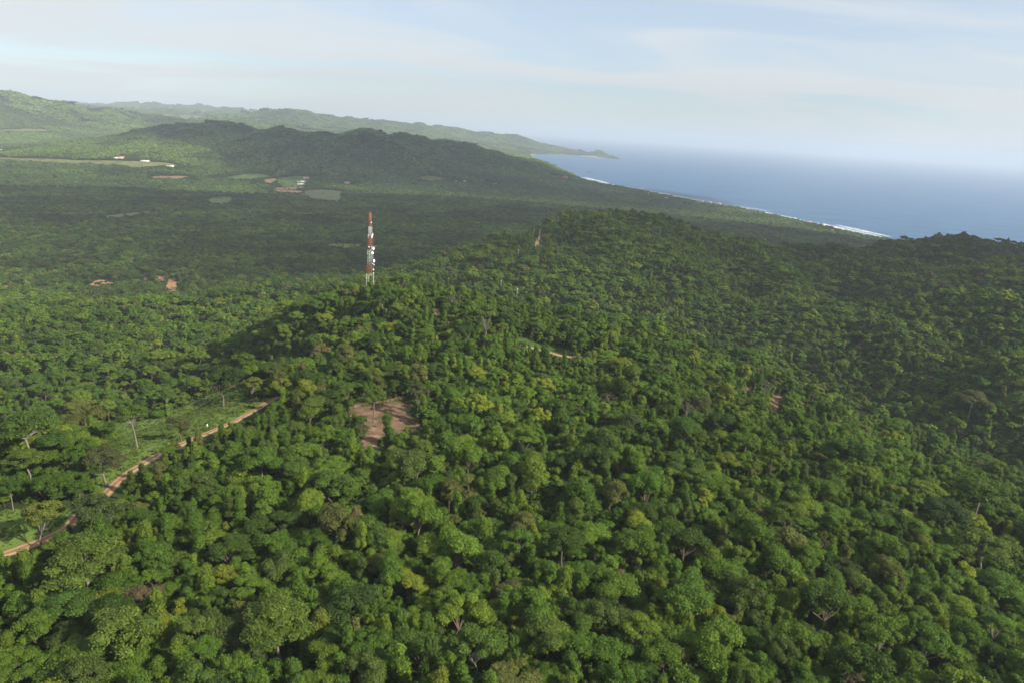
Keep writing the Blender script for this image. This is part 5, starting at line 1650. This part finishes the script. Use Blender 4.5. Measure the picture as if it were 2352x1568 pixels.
g = MB(); g.box(-0.5, 0.5, -0.5, 0.5, -0.2, 0.1); link('base', g.mesh('base', M_POLE), root)
q = hit(1702, 882)
root = link('white_cabinet', None, None, q, 0.3, label='small white upright box beside bare soil on the right slope', category='box')
g = MB(); g.box(-0.55, 0.55, -0.4, 0.4, 0.0, 1.7); link('body', g.mesh('body', M_WALLW), root)
g = MB(); g.box(-0.65, 0.65, -0.5, 0.5, 1.703, 1.85); link('lid', g.mesh('lid', M_GALV), root)
g = MB(); g.box(-0.45, 0.45, -0.43, -0.403, 0.15, 1.55); link('door', g.mesh('door', M_DISH), root)

# ---------------------------------------------------------------- haze: the air over land and sea
M_HAZE = bpy.data.materials.new('haze'); M_HAZE.use_nodes = True
nt = M_HAZE.node_tree
nt.nodes.remove(nt.nodes['Principled BSDF'])
pv = nt.nodes.new('ShaderNodeVolumePrincipled')
pv.inputs['Color'].default_value = (0.70, 0.78, 0.88, 1)
pv.inputs['Density'].default_value = 7.2e-5
pv.inputs['Anisotropy'].default_value = 0.0
nt.links.new(pv.outputs[0], nt.nodes['Material Output'].inputs['Volume'])
b_ = MB().box(-63000, 65000, -1500, 64000, -33, 560)
link('haze', b_.mesh('haze', M_HAZE), kind='stuff', label='pale haze in the air over land and sea', category='haze')

# clouds above the view: their shadows fall on the long ridge and dim the plain
def cloud_mat(name, density):
    m_ = bpy.data.materials.new(name); m_.use_nodes = True
    nt = m_.node_tree
    nt.nodes.remove(nt.nodes['Principled BSDF'])
    pv = nt.nodes.new('ShaderNodeVolumePrincipled')
    pv.inputs['Color'].default_value = (1, 1, 1, 1)
    pv.inputs['Density'].default_value = density
    nt.links.new(pv.outputs[0], nt.nodes['Material Output'].inputs['Volume'])
    return m_
def cloud(sx, sy, rx, ry, rz, ang, hgt, density, soft, seed, label):
    """a heap of vapour thick in the middle and thinning to ragged edges; (sx, sy) is where its shadow falls"""
    t = hgt / SUN[2]
    nr, na = 26, 72
    rad = (np.arange(1, nr + 1) / nr)[:, None]; th = (np.arange(na) / na * 2 * math.pi)[None]
    edge = 0.7 + 0.6 * fbm(np.cos(th) * 1.6 + seed, np.sin(th) * 1.6 + 3, 3, seed)
    x = rad * np.cos(th) * edge * rx; y = rad * np.sin(th) * edge * ry
    lump = 0.45 + 1.1 * fbm(x / 420.0 + seed, y / 420.0, 4, seed + 3)
    prof = np.clip(1 - rad ** 2, 0, 1) ** soft
    top = rz * prof * lump; bot = -0.25 * rz * prof * (1.3 - 0.6 * lump)
    n = nr * na
    v = np.concatenate([np.stack([x, y, top], -1).reshape(-1, 3), np.stack([x, y, bot], -1).reshape(-1, 3), [[0, 0, rz * 1.0], [0, 0, -0.25 * rz]]])
    v[n - na:n, 2] = 0.5
    i_, j_ = np.meshgrid(np.arange(nr - 1), np.arange(na), indexing='ij')
    aa = (i_ * na + j_).ravel(); bb = (i_ * na + (j_ + 1) % na).ravel()
    q = np.concatenate([np.stack([aa, aa + na, bb + na, bb], -1), np.stack([aa, bb, bb + na, aa + na], -1) + n])
    k = np.arange(na); k2 = (k + 1) % na; o = (nr - 1) * na
    q = np.concatenate([q, np.stack([o + k, n + o + k, n + o + k2, o + k2], -1)])
    tri = np.concatenate([np.stack([np.full(na, 2 * n), k, k2], -1), np.stack([np.full(na, 2 * n + 1), n + k2, n + k], -1)])
    link('cloud', mesh_np('cloud', v, q, tri, [cloud_mat('cloud', density)], smooth=True), None, (sx + SUN[0] * t, sy + SUN[1] * t, 120 + hgt), ang, kind='stuff', label=label, category='cloud')
cloud(-560, 3950, 1900, 950, 330, math.radians(-18), 1500, 0.0115, 0.7, 3, 'low cloud drifting overhead that shades the long dark ridge')
cloud(150, 1950, 2300, 1200, 200, math.radians(-10), 1700, 0.0029, 0.7, 8, 'broad thin cloud overhead that dims the plain and shore')
